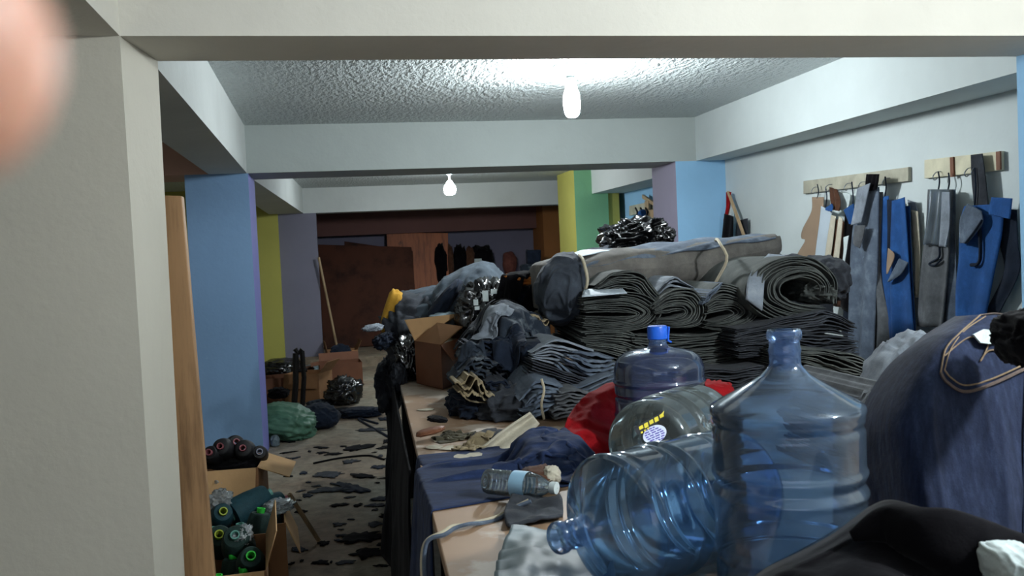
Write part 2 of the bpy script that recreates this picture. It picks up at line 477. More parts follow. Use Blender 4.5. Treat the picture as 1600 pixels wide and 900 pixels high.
# ------------------------------------------------------------------ the room
M = {}
M['plaster'] = mat_wall('plaster', 'c6cbc9')
M['plaster_warm'] = mat_wall('plaster_warm', 'd6d3c9', 'aaa698')
M['wall_white'] = mat_wall('wall_white', 'c9d2d2', bmp=.15)
M['blue'] = mat_wall('blue_paint', '7d9fc4', '96b4ca')
M['blue_light'] = mat_wall('light_blue_paint', '8fbde0')
M['purple'] = mat_wall('purple_paint', '8083c6')
M['lilac'] = mat_wall('lilac_paint', 'a9a3bb')
M['lilac_dark'] = mat_wall('grey_lilac_paint', '7c7b8c')
M['yellow'] = mat_wall('yellow_paint', 'b4b05c')
M['green'] = mat_wall('green_paint', '86bf92')
M['terracotta'] = mat_wall('warm_lit_terracotta', 'cfa797')
M['olive'] = mat_wall('olive_paint', '6b6420')
M['orange'] = mat_wall('orange_paint', '8f5c30')
M['back'] = mat_wall('violet_grey_paint', '6c6a7c')
M['ceil'] = mat_wall('ceiling_stipple', 'bcc4c4', bmp=.1)
# stippled ceiling plaster: strong short relief
nt = M['ceil'].node_tree; b_ = nt.nodes['Principled BSDF']
nn = noise_node(nt, 30, 3, .6, (1, .45, 1)); b_.inputs['Roughness'].default_value = .45; b_.inputs['Specular IOR Level'].default_value = .6
bump(nt, b_, nn.outputs['Fac'], 1.0, .045)
# floor: worn concrete with brown dust trodden into it
m, nt, b_ = newmat('dusty_concrete'); n1 = noise_node(nt, .9, 7, .62); n2 = noise_node(nt, 11, 6, .7)
r1 = ramp(nt, n1.outputs['Fac'], [(.35, lin('7a6552')), (.5, lin('928572')), (.66, lin('a5a08f'))])
r2 = ramp(nt, n2.outputs['Fac'], [(.3, (.35, .35, .35, 1)), (.6, (1, 1, 1, 1))])
mx = nt.nodes.new('ShaderNodeMix'); mx.data_type = 'RGBA'; mx.blend_type = 'MULTIPLY'; mx.inputs['Factor'].default_value = .7
nt.links.new(r1.outputs[0], mx.inputs['A']); nt.links.new(r2.outputs[0], mx.inputs['B']); nt.links.new(mx.outputs['Result'], b_.inputs['Base Color'])
b_.inputs['Roughness'].default_value = .85; bump(nt, b_, n2.outputs['Fac'], .3, .01); M['floor'] = m

XBL, XBR = -3.6, XW+.5
YB, YBACK = -2.6, 15.4
struct('floor', MB().box(XBL, XBR+.2, YB, YBACK, -.12, 0), M['floor'])
struct('floor', MB().box(-.9, XBR, 12.9, YBACK-.001, .001, .14), M['floor'])
struct('ceiling', MB().box(XBL, XBR+.2, YB, YBACK, ZC, ZC+.15), M['ceil'])

def xz(x, y, z): return atz(x, y, z)
# side beams follow the corner points read off the picture
Lb = [xz(386, 273, ZB)[0], xz(247, 146, ZB)[0]]; Lt = [xz(380, 191, ZC)[0], xz(303, 88, ZC)[0]]
XL = (Lb[0]+Lb[1]+Lt[0]+Lt[1])/4
Lo = at(326, 272, YM)[0]; Lo2 = xz(251, 218, ZB)[0]
XRm = at(1088, 257, YM)[0]; XRf = xz(1592, 112, ZB)[0]; XWm = at(1132, 258, YM)[0]; XWf = xz(1592, 140, ZB)[0]
def beam(name, xa0, xa1, xb0, xb1, y0, y1, mat, z0=ZB, z1=ZC+.01):
    return struct(name, MB().hexa([(xa0, y0, z0), (xb0, y0, z0), (xb1, y1, z0), (xa1, y1, z0), (xa0, y0, z1), (xb0, y0, z1), (xb1, y1, z1), (xa1, y1, z1)]), mat)
XL2 = at(187, 54, Y1)[0]; XL3 = at(246, 91, Y2)[0]
xF = xz(475, 330, ZB); xF3 = xz(403, 293, ZB)
beam('trim_1', Lo2, Lo, XL3-.02, at(386, 273, YM)[0], Y2, YM, M['plaster'])
XLm = at(386, 273, YM)[0]
beam('trim_2', Lo, Lo+.02, XLm, at(474, 330, YF)[0], YMB, YF, M['plaster'])
beam('trim_3', Lo2, Lo2, XL2, XL2, YB, Y1, M['plaster_warm'])
XRf2 = XRf+(XRf-XRm)*.0
beam('trim_4', XRf, XRm, XWf+.25, XWm+.25, Y2, YM, M['wall_white'])
gx = at(925, 300, YF*.79)[0]
YG = 11.6
g1, g2 = xz(925, 301, ZB), xz(1025, 282, ZB)
gX = at(925, 301, YG)[0]
beam('trim_5', gX, gX, XBR+.1, XBR+.1, YMB, YG+.1, M['plaster'], z0=ZB+.03)
# cross beams
struct('trim_6', MB().box(XBL, XBR, Y1, Y2, ZB, ZC+.01), M['plaster_warm'])
struct('trim_7', MB().box(XLm, XRm+.5, YM, YMB, ZB, ZC+.01), mat_wall('grey_plaster', 'a5adab'))
struct('trim_8', MB().box(XBL, XLm-.001, YM, YMB, ZB, ZC+.01), M['terracotta'])  # left run of the middle beam; warm lamplight is put into its terracotta tone
struct('trim_9', MB().box(-2.4, XBR, YF, YF+.35, ZB, ZC+.01), M['plaster'])
# walls
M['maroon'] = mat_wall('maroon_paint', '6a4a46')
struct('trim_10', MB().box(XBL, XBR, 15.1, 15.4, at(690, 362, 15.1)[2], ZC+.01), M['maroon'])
struct('wall_right', MB().hexa([(XWf, Y2, 0), (XBR+.2, Y2, 0), (XBR+.2, YM+.2, 0), (XWm, YM+.2, 0), (XWf, Y2, ZC), (XBR+.2, Y2, ZC), (XBR+.2, YM+.2, ZC), (XWm, YM+.2, ZC)]), M['wall_white'])
XWFAR = at(979, 340, YG)[0]
struct('wall_right_far', MB().box(XWFAR, XBR+.2, YMB-.3, YBACK, 0, ZC), M['blue_light'])
struct('wall_left', MB().box(XBL-.15, XBL, YB, YBACK, 0, ZC), M['plaster_warm'])
struct('wall_back', MB().box(XBL, XBR, YBACK-.001, YBACK+.15, 0, ZC), M['back'])
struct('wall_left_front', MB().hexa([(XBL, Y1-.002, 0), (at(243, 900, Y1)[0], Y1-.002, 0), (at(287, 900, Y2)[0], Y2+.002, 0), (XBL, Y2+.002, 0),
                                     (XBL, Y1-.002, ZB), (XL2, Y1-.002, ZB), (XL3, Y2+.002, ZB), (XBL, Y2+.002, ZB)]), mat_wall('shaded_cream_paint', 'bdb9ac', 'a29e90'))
# behind the camera: a wall with a wide window opening to the sky
struct('wall_front', MB().box(XBL, XBR+.2, YB-.15, YB, 0, .8).box(XBL, XBR+.2, YB-.15, YB, 2.3, ZC).box(XBL, -2.4, YB-.15, YB, .8, 2.3).box(.9, XBR+.2, YB-.15, YB, .8, 2.3), M['plaster_warm'])
struct('wall_right_front', MB().box(XBR, XBR+.2, YB, Y1, 0, ZC), M['plaster_warm'])
# pillars
def pillar(x0, x1, y0, y1, ztop, front, side, name, side_x='R', side2=None, z0=0):
    q = struct(name, MB().box(x0, x1, y0, y1, z0, ztop), front)
    q.data.materials.append(side)
    for p in q.data.polygons:
        if (side_x == 'R' and p.normal.x > .9) or (side_x == 'L' and p.normal.x < -.9): p.material_index = 1
    return q
pillar(at(288, 275, YM)[0], at(389, 300, YM)[0], YM-.001, YMB+.001, ZB, M['blue'], M['purple'], 'wall_pillar_left')
pillar(at(1057, 300, YM)[0], XWm+.05, YM-.001, YMB+.001, ZB, M['blue_light'], M['lilac'], 'wall_pillar_right', 'L')
rp = at(1592, 300, Y2)[0]
pillar(rp, rp+.6, Y1, Y2-.003, ZB, M['blue_light'], M['blue_light'], 'wall_pillar_right_front', 'L')
pillar(at(440, 500, YF)[0], at(494, 345, YF)[0], YF-.002, YF+.35, ZB, M['lilac_dark'], M['lilac_dark'], 'wall_pillar_left_far')
pillar(at(899, 330, YG)[0], at(951, 330, YG)[0], YG, YG+.9, ZC-.001, M['green'], M['yellow'], 'wall_pillar_green', 'L')
struct('wall_yellow', MB().box(at(951, 330, YG)[0], XBR, YG+.02, YG+.6, 0, ZC-.01), M['yellow'])
struct('wall_yellow_left', MB().box(XBL, at(443, 500, YF)[0]+.002, YF-.1, YF+.2, 0, ZC), M['yellow'])
pillar(at(850, 380, 14.6)[0], at(884, 380, 14.6)[0], 14.6, YBACK, ZB+.1, M['orange'], M['orange'], 'wall_pillar_orange', z0=.14)

# ------------------------------------------------------------------ ceiling lamps
M['lamp_white'] = mat_plain('lamp_white', 'd4dcdc', .4, .03)
def lamp(x, y, power, label, r=.038, L=.15, drop=0):
    t = thing('ceiling_lamp', label, 'lamp', (x, y, ZC))
    obj('ceiling_rose', MB().lathe([(.001, 0), (.10, 0), (.102, -.006), (.085, -.016), (.045, -.03), (.03, -.034), (.001, -.034)], 32), M['lamp_white'], t, local=True)
    obj('socket', MB().lathe([(.028, -.03), (.030, -.045), (.026, -.06), (.020, -.062), (.028, -.075), (.030, -.085), (.001, -.086)], 24), M['lamp_white'], t, local=True)
    if drop > .01: obj('stem', MB().lathe([(.012, -.03), (.012, -.09-drop)], 12), M['lamp_white'], t, local=True)
    prof = [(.001, -.08), (.022, -.082), (.030, -.095)]+[(r*math.sin(a)**.5, -.12-L*.5+L*.5*math.cos(a)) for a in np.linspace(.5, math.pi-.02, 14)]
    area = 2*math.pi*r*L
    prof = [(a, b-drop) for a, b in prof]
    obj('bulb', MB().lathe(prof, 24), mat_emit('lit_bulb', (.9, .97, 1, 1), power/(area*math.pi)), t, local=True)
    return t
p1 = atz(891, 103, ZC); lamp(p1[0], p1[1], BULB_MAIN, 'white lit bulb hanging from a round ceiling rose in the nearer bay', .048, .17)
p2 = at(703, 296, 10.9); lamp(p2[0], p2[1], BULB_FAR, 'white lit bulb in the farther bay, half hidden by the middle beam', .072, .13, ZC-.03-p2[2]-.155)
lamp(1.9, .6, BULB_NEAR, 'white lit bulb on the ceiling behind the photographer')

# ------------------------------------------------------------------ leaning timber at the left
M['plank'] = mat_wood('old_pine', '9c7852', '5a3f24', 2.2, (9, 9, .7))
a0, a1 = at(250, 304, Y2+.1), at(284, 306, Y2+.1); b0, b1 = at(289, 930, Y2+.06), at(337, 930, Y2+.06)
def ext(p, q):   # run the edge on down to the floor
    k = (p[2])/(p[2]-q[2]); return p+(q-p)*k
f0, f1 = ext(a0, b0), ext(a1, b1)
o = obj('wooden_board', MB().hexa([f0-[.04, 0, 0], f1, f1+[0, .05, 0], f0+[-.04, .05, 0], a0-[.04, 0, 0], a1, a1+[0, .05, 0], a0+[-.04, .05, 0]]), M['plank'], bevel=.004, smooth=False)
tag(o, 'tall rough pine board standing upright against the left wall edge', 'board')

# ------------------------------------------------------------------ the long table
M['ply_top'] = mat_wood('table_plywood', '94785f', '755d48', 1.5, (1, 1, 1), knots=False)
nt = M['ply_top'].node_tree; b_ = nt.nodes['Principled BSDF']   # patches of scuffed pale paper and varnish
s_n = noise_node(nt, 2.6, 6, .6); s_r = ramp(nt, s_n.outputs['Fac'], [(.5, (0, 0, 0, 1)), (.56, (1, 1, 1, 1))])
mx = nt.nodes.new('ShaderNodeMix'); mx.data_type = 'RGBA'; old = b_.inputs['Base Color'].links[0].from_socket
nt.links.new(s_r.outputs[0], mx.inputs['Factor']); nt.links.new(old, mx.inputs['A']); mx.inputs['B'].default_value = lin('b5a89a')
nt.links.new(mx.outputs['Result'], b_.inputs['Base Color']); b_.inputs['Roughness'].default_value = .55
M['black_edge'] = mat_plain('dark_timber', '1f1c1c', .7)
ea, eb = atz(700, 900, TAB), atz(618, 572, TAB)
def edge_x(y): return ea[0]+(eb[0]-ea[0])*(y-ea[1])/(eb[1]-ea[1])
TX1, TY0, TY1 = 2.5, .7, 5.9
t = thing('cutting_table', 'long wooden cutting table buried under denim and fabric', 'table', (1.3, 3, 0))
def tpoly(y0, y1, dx0, dx1, z0, z1):
    return MB().hexa([(edge_x(y0)+dx0, y0, z0), (TX1+dx1, y0, z0), (TX1+dx1, y1, z0), (edge_x(y1)+dx0, y1, z0),
                      (edge_x(y0)+dx0, y0, z1), (TX1+dx1, y0, z1), (TX1+dx1, y1, z1), (edge_x(y1)+dx0, y1, z1)])
obj('tabletop', tpoly(TY0, TY1, 0, 0, TAB-.03, TAB), M['ply_top'], t, smooth=False, bevel=.003)
obj('apron', tpoly(TY0+.02, TY1-.02, .03, -.03, TAB-.16, TAB-.031), M['black_edge'], t, smooth=False)
for y in (TY0+.1, 2.5, 4.2, TY1-.15):
    for x in (edge_x(y)+.07, TX1-.1): obj('leg', MB().box(x-.035, x+.035, y-.035, y+.035, 0, TAB-.161), M['black_edge'], t, smooth=False, bevel=.003)
for i in range(HG.shape[1]):
    y = HY0+i*HC
    if TY0 < y < TY1: hg_box(edge_x(y), TX1, y, y+HC, TAB)

# ------------------------------------------------------------------ cloth colours
M['grey'] = mat_cloth('grey_denim', '55585c', h2='6b6f74')
M['green_g'] = mat_cloth('green_grey_denim', '4c504e', h2='626662')
M['grey_b'] = mat_cloth('blue_grey_denim', '566170', h2='76828f')
M['slate'] = mat_cloth('slate_cloth', '424b54', h2='55606a', var=.25)
M['slate_d'] = mat_cloth('dark_slate_denim', '3a4049', h2='4a525c', var=.25)
M['grey_l'] = mat_cloth('light_grey_denim', '7e8690', h2='98a0a8')
M['grey_w'] = mat_cloth('warm_grey_denim', '66635f', h2='7a7670')
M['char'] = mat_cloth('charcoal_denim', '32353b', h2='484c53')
M['black'] = mat_cloth('black_twill', '0d0c0f', h2='161518', var=.2, rough=1)
M['black'].node_tree.nodes['Principled BSDF'].inputs['Specular IOR Level'].default_value = .04
M['navy'] = mat_cloth('navy_denim', '1a2230', h2='262f40')
M['indigo'] = mat_cloth('indigo_denim', '222a40', h2='2e3850', streak=(6, 6, 1), scale=14)
M['blue_c'] = mat_cloth('blue_cotton', '234a80', h2='2d5c98', var=.2)
M['wash'] = mat_cloth('washed_denim', '29313c', h2='6d767c', scale=16)
M['red'] = mat_cloth('red_cotton', '8e0d15', h2='a5161c', var=.15)
M['khaki'] = mat_cloth('khaki_cotton', '8b7d62', h2='a3977c', var=.2)
M['olive_c'] = mat_cloth('olive_canvas', '4a4638', h2='5d5846')
M['yellow_c'] = mat_cloth('mustard_cloth', 'b08530', h2='c4973c', var=.15)
M['orange_c'] = mat_cloth('rust_cloth', 'b06a30', h2='c98045', var=.15)
M['cream'] = mat_cloth('cream_cloth', 'b9b2a0', h2='cbc4b4', var=.12)
M['white_c'] = mat_cloth('white_cloth', 'c4cfcf', h2='dbe3e3', var=.08)
M['brown_c'] = mat_cloth('brown_cloth', '4d3326', h2='5e4233')
M['paper'] = mat_plain('white_paper', 'b4c0ca', .7, .05)
M['card'] = mat_plain('cardboard', 'bb966a', .85, .14, 5, bmp=.15)
M['card_r'] = mat_plain('reddish_cardboard', '744830', .6, .18, 4, bmp=.15)
M['card_d'] = mat_plain('brown_cardboard', '8f6846', .85, .18, 5, bmp=.15)
M['tan'] = mat_plain('tan_card', '8f7964', .8, .08)
M['cord'] = mat_plain('cream_cord', 'b5ab94', .8, .1, 80)
M['bagblack'] = mat_plain('black_polythene', '0c0d10', .25, .3, 12, bmp=.4, bscale=22, spec=.8)
M['baggrey'] = mat_plain('grey_polythene', '66757b', .5, .12, 5, bmp=.25, bscale=18, spec=.35)

# ------------------------------------------------------------------ far end of the pile, left of the box
def band(name, lab, px, Y, r=.006, parent=None, mat='cord', lift=0):
    mb = MB(); mb.tube(spl([at(x, y, Y) for x, y in px], 24), r, 6)
    o = obj(name, mb, M[mat], parent)
    if lab: o['label'] = lab
    return o
G1 = 'garment bundles heaped at the far left end of the table'
lump('fabric_bundle', 'black and navy mound under the grey tarpaulin-like cloth at the table corner', 'fabric', M['char'], 655, 520, 55, 62, 5.0, .3, tilt=8, fold=.3, fs=2.2, seed=3, group=G1)
lump('fabric_bundle', 'smooth slate grey cloth bundle at the far left end of the pile', 'fabric', M['slate'], 668, 493, 66, 44, 5.1, .32, tilt=12, fold=.14, fs=2.2, seed=11, stretch=(.6, 1, 1.6), group=G1)
lump('mustard_cloth', 'mustard yellow cloth strip down the left flank of the slate grey bundle', 'cloth', M['yellow_c'], 612, 487, 14, 38, 4.9, .06, tilt=-18, fold=.12, seed=5, sub=4)
lump('fabric_bundle', 'humped blue-grey sack of cloth rising behind the open cardboard box', 'fabric', M['slate'], 737, 470, 64, 54, 4.95, .3, tilt=24, fold=.12, fs=2.0, seed=21, stretch=(1.4, 1, .6), group=G1)
lump('navy_cloth', 'navy cloth edge wrapped down the left side of the humped blue-grey sack', 'cloth', M['navy'], 690, 480, 13, 50, 4.72, .09, tilt=-38, fold=.2, seed=8, sub=4)
lump('garment_bundle', 'black plastic-wrapped garments with white tags behind the box', 'garment', M['bagblack'], 762, 490, 46, 54, 4.55, .25, tilt=20, fold=.35, fs=3.4, seed=31, group=G1)
TG = ['square white tag lowest left on the black wrapped garments', 'tall white tag at the top of the black wrapped garments', 'wide white tag in the middle of the black wrapped garments', 'tiny white tag beside the lowest one on the black wrapped garments', 'white tag highest right on the black wrapped garments']
for k, (x, y, w, h) in enumerate([(742, 472, 4, 5), (757, 462, 5, 9), (762, 480, 6, 5), (744, 481, 4, 3), (770, 455, 5, 4)]):
    c = at(x, y, 4.3-.0*k); mb = MB(); mb.box(c[0]-w*.0028, c[0]+w*.0028, c[1]-.03, c[1]-.027, c[2]-h*.0028, c[2]+h*.0028)
    tag(obj('care_label', mb, M['white_c'], smooth=False), TG[k], 'label', 'white tags on the black wrapped garments')
lump('folded_jeans', 'navy folded trousers right under the rust brown cloth', 'jeans', M['navy'], 822, 480, 46, 36, 4.5, .25, tilt=-6, fold=.22, fs=3, seed=41, group=G1)
lump('rust_cloth', 'rust orange-brown cloth lying on top of the navy trousers', 'cloth', M['orange_c'], 811, 436, 32, 11, 4.4, .16, fold=.3, fs=3, seed=43, sub=4)
# hanging odds and ends over the far left corner
for k, (x, y, rx, ry, mt, lab, cat) in enumerate([
    (600, 532, 16, 12, 'navy', 'blue rag trailing off the far left corner of the table', 'rag'),
    (583, 512, 15, 5, 'grey_l', 'pale grey scrap sticking out left of the mustard strip', 'scrap'),
    (640, 560, 22, 36, 'bagblack', 'black plastic bag at the table corner left of the cardboard box', 'bag'),
    (626, 590, 12, 26, 'char', 'dark rag hanging by the table edge left of the cardboard box', 'rag')]):
    lump('cloth_scrap' if k != 2 else 'plastic_bag', lab, cat, M[mt], x, y, rx, ry, 4.75-.05*k, .12, tilt=[20, 0, 0, 0][k], fold=.4, fs=3.2, seed=50+k, sub=5, base=.02)

# ------------------------------------------------------------------ cardboard boxes
def carton(name, label, L, W, H, loc, rz, mat, flaps=(('front', 100), ('back', 60), ('left', 110), ('right', 95)), inner=None, group=None, fl=None):
    t = thing(name, label, 'box', loc, (0, 0, rz), group); th = .005
    b = MB(); b.box(-L/2, L/2, -W/2, W/2, 0, th)
    for s in (-1, 1):
        b.box(-L/2, L/2, s*W/2-th/2, s*W/2+th/2, th, H); b.box(s*L/2-th/2, s*L/2+th/2, -W/2+th, W/2-th, th, H)
    obj('carton_body', b, M[mat], t, smooth=False, local=True)
    for side, ang in flaps:
        a = math.radians(ang); fb = MB(); fl_ = fl or W/2
        if side in ('front', 'back'):
            s = -1 if side == 'front' else 1; Mx = Matrix.Rotation(s*-a if s > 0 else a, 3, 'X')
            piv = Vector((0, s*W/2, H+.001)); size = (L*.97, th*.9, fl_); off = Vector((0, 0, fl_/2))
            Mx = Matrix.Rotation(-s*a, 3, 'X')
        else:
            s = -1 if side == 'left' else 1; piv = Vector((s*L/2, 0, H+.001)); size = (th*.9, W*.95, fl_); off = Vector((0, 0, fl_/2)); Mx = Matrix.Rotation(s*a, 3, 'Y')
        fb.obox(piv+Mx@off, size, Mx)
        f = obj('flap', fb, M[inner or mat], t, smooth=False, local=True)
    return t
A_, B_, C_ = atz(692, 609, TAB+.002), atz(651, 599, TAB+.002), atz(731, 589, TAB+.002); D_ = B_+C_-A_
hb = at(692, 539, A_[1])[2]-TAB; UPV = np.array([0, 0, hb]); bt = thing('cardboard_box', 'open cardboard box with raised flaps on the table among the jeans', 'box', A_)
mb = MB(); cen = (A_+D_)/2
for p, q in ((A_, B_), (B_, D_), (D_, C_), (C_, A_)):
    inn = lambda r: r+(cen-r)*.03*np.array([1, 1, 0])
    mb.hexa([p, q, inn(q), inn(p), p+UPV, q+UPV, inn(q)+UPV, inn(p)+UPV])
mb.hexa([A_, C_, D_, B_]+[r+[0, 0, .005] for r in (A_, C_, D_, B_)])
obj('carton_body', mb, M['card_r'], bt, smooth=False)
def flap_(p, q, r, s_, mt, lab=None):
    m_ = MB(); n_ = np.cross(q-p, s_-p); n_ = n_/np.linalg.norm(n_)*.005; m_.hexa([p, q, r, s_, p+n_, q+n_, r+n_, s_+n_]); o = obj('flap', m_, M[mt], bt, smooth=False)
    if lab: o['label'] = lab
flap_(B_+UPV, D_+UPV, at(718, 490, B_[1]-.02), at(632, 500, B_[1]-.05), 'card')
flap_(A_+UPV, B_+UPV, at(683, 504, B_[1]-.10), at(722, 510, A_[1]-.03), 'card_d', 'darker brown flap tilted over the opening')
flap_(A_+UPV, C_+UPV, C_+UPV*.62+(C_-B_)*.22, A_+UPV*.62+(C_-B_)*.22, 'card_r')
flap_(C_+UPV, D_+UPV, at(742, 508, D_[1]+.0), at(752, 530, C_[1]+.08), 'card')
hg_box(B_[0], C_[0], A_[1], D_[1], TAB+hb)
P = (A_+D_)/2
for k in range(3):
    e1, e2 = (B_-A_)*(.36-.02*k), (C_-A_)*(.38-.02*k); z_ = np.array([0, 0, hb-.05+.014*k]); q_ = [P-e1-e2, P+e2-e1, P+e1+e2, P+e1-e2]
    mb = MB(); mb.hexa([r+z_ for r in q_]+[r+z_+[0, 0, .011] for r in q_])
    tag(obj('folded_paper', mb, M['cream'], smooth=False), ['lowest', 'middle', 'topmost'][k]+' of the cream folded sheets in the mouth of the open box', 'paper', 'folded sheets in the open box')
lump('plastic_bag', 'pale translucent plastic bag bulging behind the open box', 'bag', M['baggrey'], 697, 500, 30, 12, 4.62, .1, fold=.3, seed=61, sub=4)

# ------------------------------------------------------------------ jeans heaps in the middle
lump('jeans_heap', 'big dark denim bundle under the washed jeans beside the cardboard box', 'jeans', M['navy'], 772, 590, 52, 72, 4.0, .25, fold=.3, fs=1.9, seed=71, sub=6)
lump('jeans_bundle', 'dark washed denim bundle just right of the cardboard box', 'jeans', M['wash'], 762, 560, 36, 30, 3.8, .18, tilt=25, fold=.4, fs=2.0, seed=72, sub=6)
lump('jeans_bundle', 'lowest washed jeans with khaki patch beside the bare table top', 'jeans', M['navy'], 742, 624, 42, 32, 3.6, .2, tilt=10, fold=.35, fs=2.0, seed=73, sub=6)
layered('folded_trousers', 'khaki trousers folded in the front of the dark heap right of the box', 'trousers', M['khaki'],
        [(712, 616), (735, 628), (765, 630)], [(716, 598), (740, 588), (768, 612)], 3.36, .16, n=4, seed=5, wave=1.2)
layered('folded_jeans', 'folded jeans stack with pale khaki fold lines above the dark heap', 'jeans', M['olive_c'],
        [(765, 540), (800, 560), (858, 552)], [(770, 486), (805, 478), (858, 492)], 3.85, .3, n=7, seed=7, wave=1.0)
lump('jeans_bundle', 'charcoal jeans bundle left under the pale fold lines', 'jeans', M['char'], 792, 510, 34, 32, 3.9, .2, tilt=-20, fold=.3, fs=2.0, seed=74)
layered('folded_trousers', 'stack of khaki waistbands below the rust brown cloth', 'trousers', M['khaki'],
        [(812, 512), (835, 520), (858, 524)], [(814, 487), (838, 492), (858, 500)], 3.78, .2, n=4, seed=9, wave=1.0)
lump('jeans_bundle', 'dark jeans roll between washed heap and grey folded pieces', 'jeans', M['navy'], 808, 575, 42, 44, 3.8, .22, fold=.3, fs=1.8, seed=75)
lump('rolled_jeans', 'round navy rolled leg opening facing the camera in the middle of the heap', 'jeans', M['navy'], 832, 548, 24, 18, 3.6, .1, fold=.08, fs=2, seed=76)
lump('jeans_heap', 'black denim heap at the bottom centre above the beige cloth', 'jeans', M['char'], 800, 630, 60, 36, 3.5, .22, fold=.3, fs=2.0, seed=77)
# garments flung over the heap
cloth('jeans', 'washed dark jeans thrown over the heap just right of the cardboard box', 'jeans', M['wash'], at(782, 548, 3.85)[:2], .44, .6, .5, n=44, squeeze=.8, seed=4, keep=trousers)
cloth('jeans', 'black crumpled jeans on top of the heap below the white tags', 'jeans', M['black'], at(800, 500, 4.2)[:2], .4, .65, -.9, n=40, squeeze=.8, seed=6, keep=trousers)

def small(lab, low, high, Y, n, mat, seed, d=.2, **k):
    layered('folded_jeans', lab, 'jeans', M[mat], low, high, Y, d, n=n, seed=seed, wave=1.1, jit=.015, **k)
small('washed jeans layers with pale worn edges right beside the cardboard box', [(704, 606), (722, 594), (762, 590)], [(730, 560), (750, 552), (774, 566)], 3.5, 6, 'wash', 301)
small('navy jeans layers folded high above the khaki fold', [(735, 560), (770, 568), (800, 562)], [(728, 536), (762, 530), (800, 540)], 3.62, 6, 'navy', 302)
small('washed jeans legs laid over the centre of the heap', [(778, 548), (808, 560), (842, 570)], [(790, 508), (822, 512), (858, 545)], 3.7, 7, 'wash', 303)
small('dark jeans layers sagging in the lower centre of the heap', [(762, 640), (800, 648), (832, 640)], [(765, 598), (800, 592), (828, 604)], 3.42, 8, 'navy', 304)
small('dark waistbands stacked just left of the round rolled leg', [(770, 600), (795, 606), (822, 590)], [(772, 572), (800, 562), (822, 566)], 3.58, 6, 'char', 305)
for k, (x, y, Y, w, mt, lab) in enumerate([(735, 590, 3.6, .2, 'wash', 'washed denim scrap crumpled on the left shoulder of the dark heap'), (770, 548, 3.75, .24, 'grey_l', 'pale inside-out denim scrap on top of the dark heap'),
        (800, 585, 3.6, .22, 'navy', 'navy denim scrap sagging in the middle of the dark heap'), (745, 520, 4.0, .26, 'char', 'charcoal denim scrap below the black wrapped garments')]):
    cloth('denim_scrap', lab, 'scrap', M[mt], at(x, y, Y)[:2], w, w*.9, k*.8, n=30, squeeze=.55, seed=310+k, amp=.06, steps=70)
# grey folded pieces right of the heap
Gf = 'grey folded denim pieces in front of the stacks'
def fold(lab, low, high, Y, depth, n, mat, seed, **k):
    return layered('folded_denim', lab, 'denim', M[mat], low, high, Y, depth, n=n, seed=seed, **k)
fold('pale grey folded denim on top of the small front pile', [(828, 560), (870, 572), (915, 590)], [(836, 548), (868, 530), (925, 545)], 3.45, .3, 7, 'grey_l', 21)
fold('grey folded denim on the right of the small front pile', [(872, 572), (915, 606), (962, 590)], [(900, 548), (930, 548), (962, 556)], 3.4, .3, 7, 'grey_b', 22)
fold('charcoal folded denim under the pale grey top fold', [(825, 592), (860, 600), (905, 612)], [(830, 562), (870, 575), (915, 592)], 3.38, .3, 8, 'char', 23)
fold('rounded blue-grey bundle lowest left of the red cloth', [(815, 650), (830, 658), (868, 640)], [(814, 622), (836, 594), (878, 604)], 3.25, .3, 8, 'grey_b', 24, curl=.1)
fold('blue-grey folded bundle lowest, touching the red cloth', [(862, 655), (890, 650), (915, 640)], [(868, 612), (890, 606), (925, 616)], 3.22, .3, 8, 'grey', 25)
fold('wide grey denim fold resting just above the red cloth', [(875, 618), (915, 630), (965, 608)], [(870, 604), (915, 600), (965, 580)], 3.3, .3, 6, 'grey_b', 26)
band('tying_string', None, [(846, 592), (850, 610), (846, 632), (850, 655)], 3.2, .005)
o = COL.objects['tying_string']; tag(o, 'pale string tied round the lowest blue-grey bundle', 'string')

# ------------------------------------------------------------------ big grey fabric stacks
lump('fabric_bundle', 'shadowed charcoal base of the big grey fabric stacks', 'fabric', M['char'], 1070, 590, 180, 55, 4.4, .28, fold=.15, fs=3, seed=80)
fold('fan of grey denim layers left under the white-topped stack', [(912, 560), (950, 575), (985, 590), (1010, 585)], [(912, 518), (945, 514), (985, 516), (1015, 530)], 3.62, .5, 20, 'green_g', 31, curl=.06)
fold('long dark row of grey layers behind the blue-capped bottle', [(985, 596), (1060, 610), (1150, 600), (1240, 575)], [(990, 520), (1060, 522), (1150, 514), (1240, 505)], 3.6, .5, 28, 'green_g', 32, wave=.9)
fold('drooping navy-grey layers right behind the bottle neck', [(1150, 560), (1230, 560), (1290, 575), (1338, 556)], [(1150, 514), (1220, 498), (1290, 482), (1335, 505)], 3.45, .5, 22, 'char', 33, wave=.9)
fold('lowest fanned grey layers at the right above the tall bottle shoulder', [(1235, 585), (1290, 632), (1345, 650), (1395, 640)], [(1240, 545), (1290, 545), (1350, 560), (1398, 590)], 3.2, .5, 24, 'green_g', 34, wave=.8)
fold('dark layers low behind the blue-capped bottle and tall bottle', [(1090, 640), (1150, 650), (1240, 640)], [(1090, 575), (1150, 575), (1240, 560)], 3.4, .5, 22, 'char', 35, wave=.9)
fold('square-cut grey denim stack with a white paper on top', [(912, 489), (950, 488), (980, 489), (990, 491), (982, 494), (955, 495), (912, 494)], [(912, 463), (955, 456), (1005, 460), (1032, 484), (1012, 510), (960, 520), (912, 515)], 3.62, .45, 13, 'green_g', 36, m=60, wave=.5, jit=.008)
fold('arched grey layers bowed over the white-topped stack', [(930, 458), (965, 450), (995, 458), (1022, 484)], [(935, 440), (962, 424), (1003, 426), (1032, 462)], 3.66, .45, 9, 'green_g', 37, wave=.6)
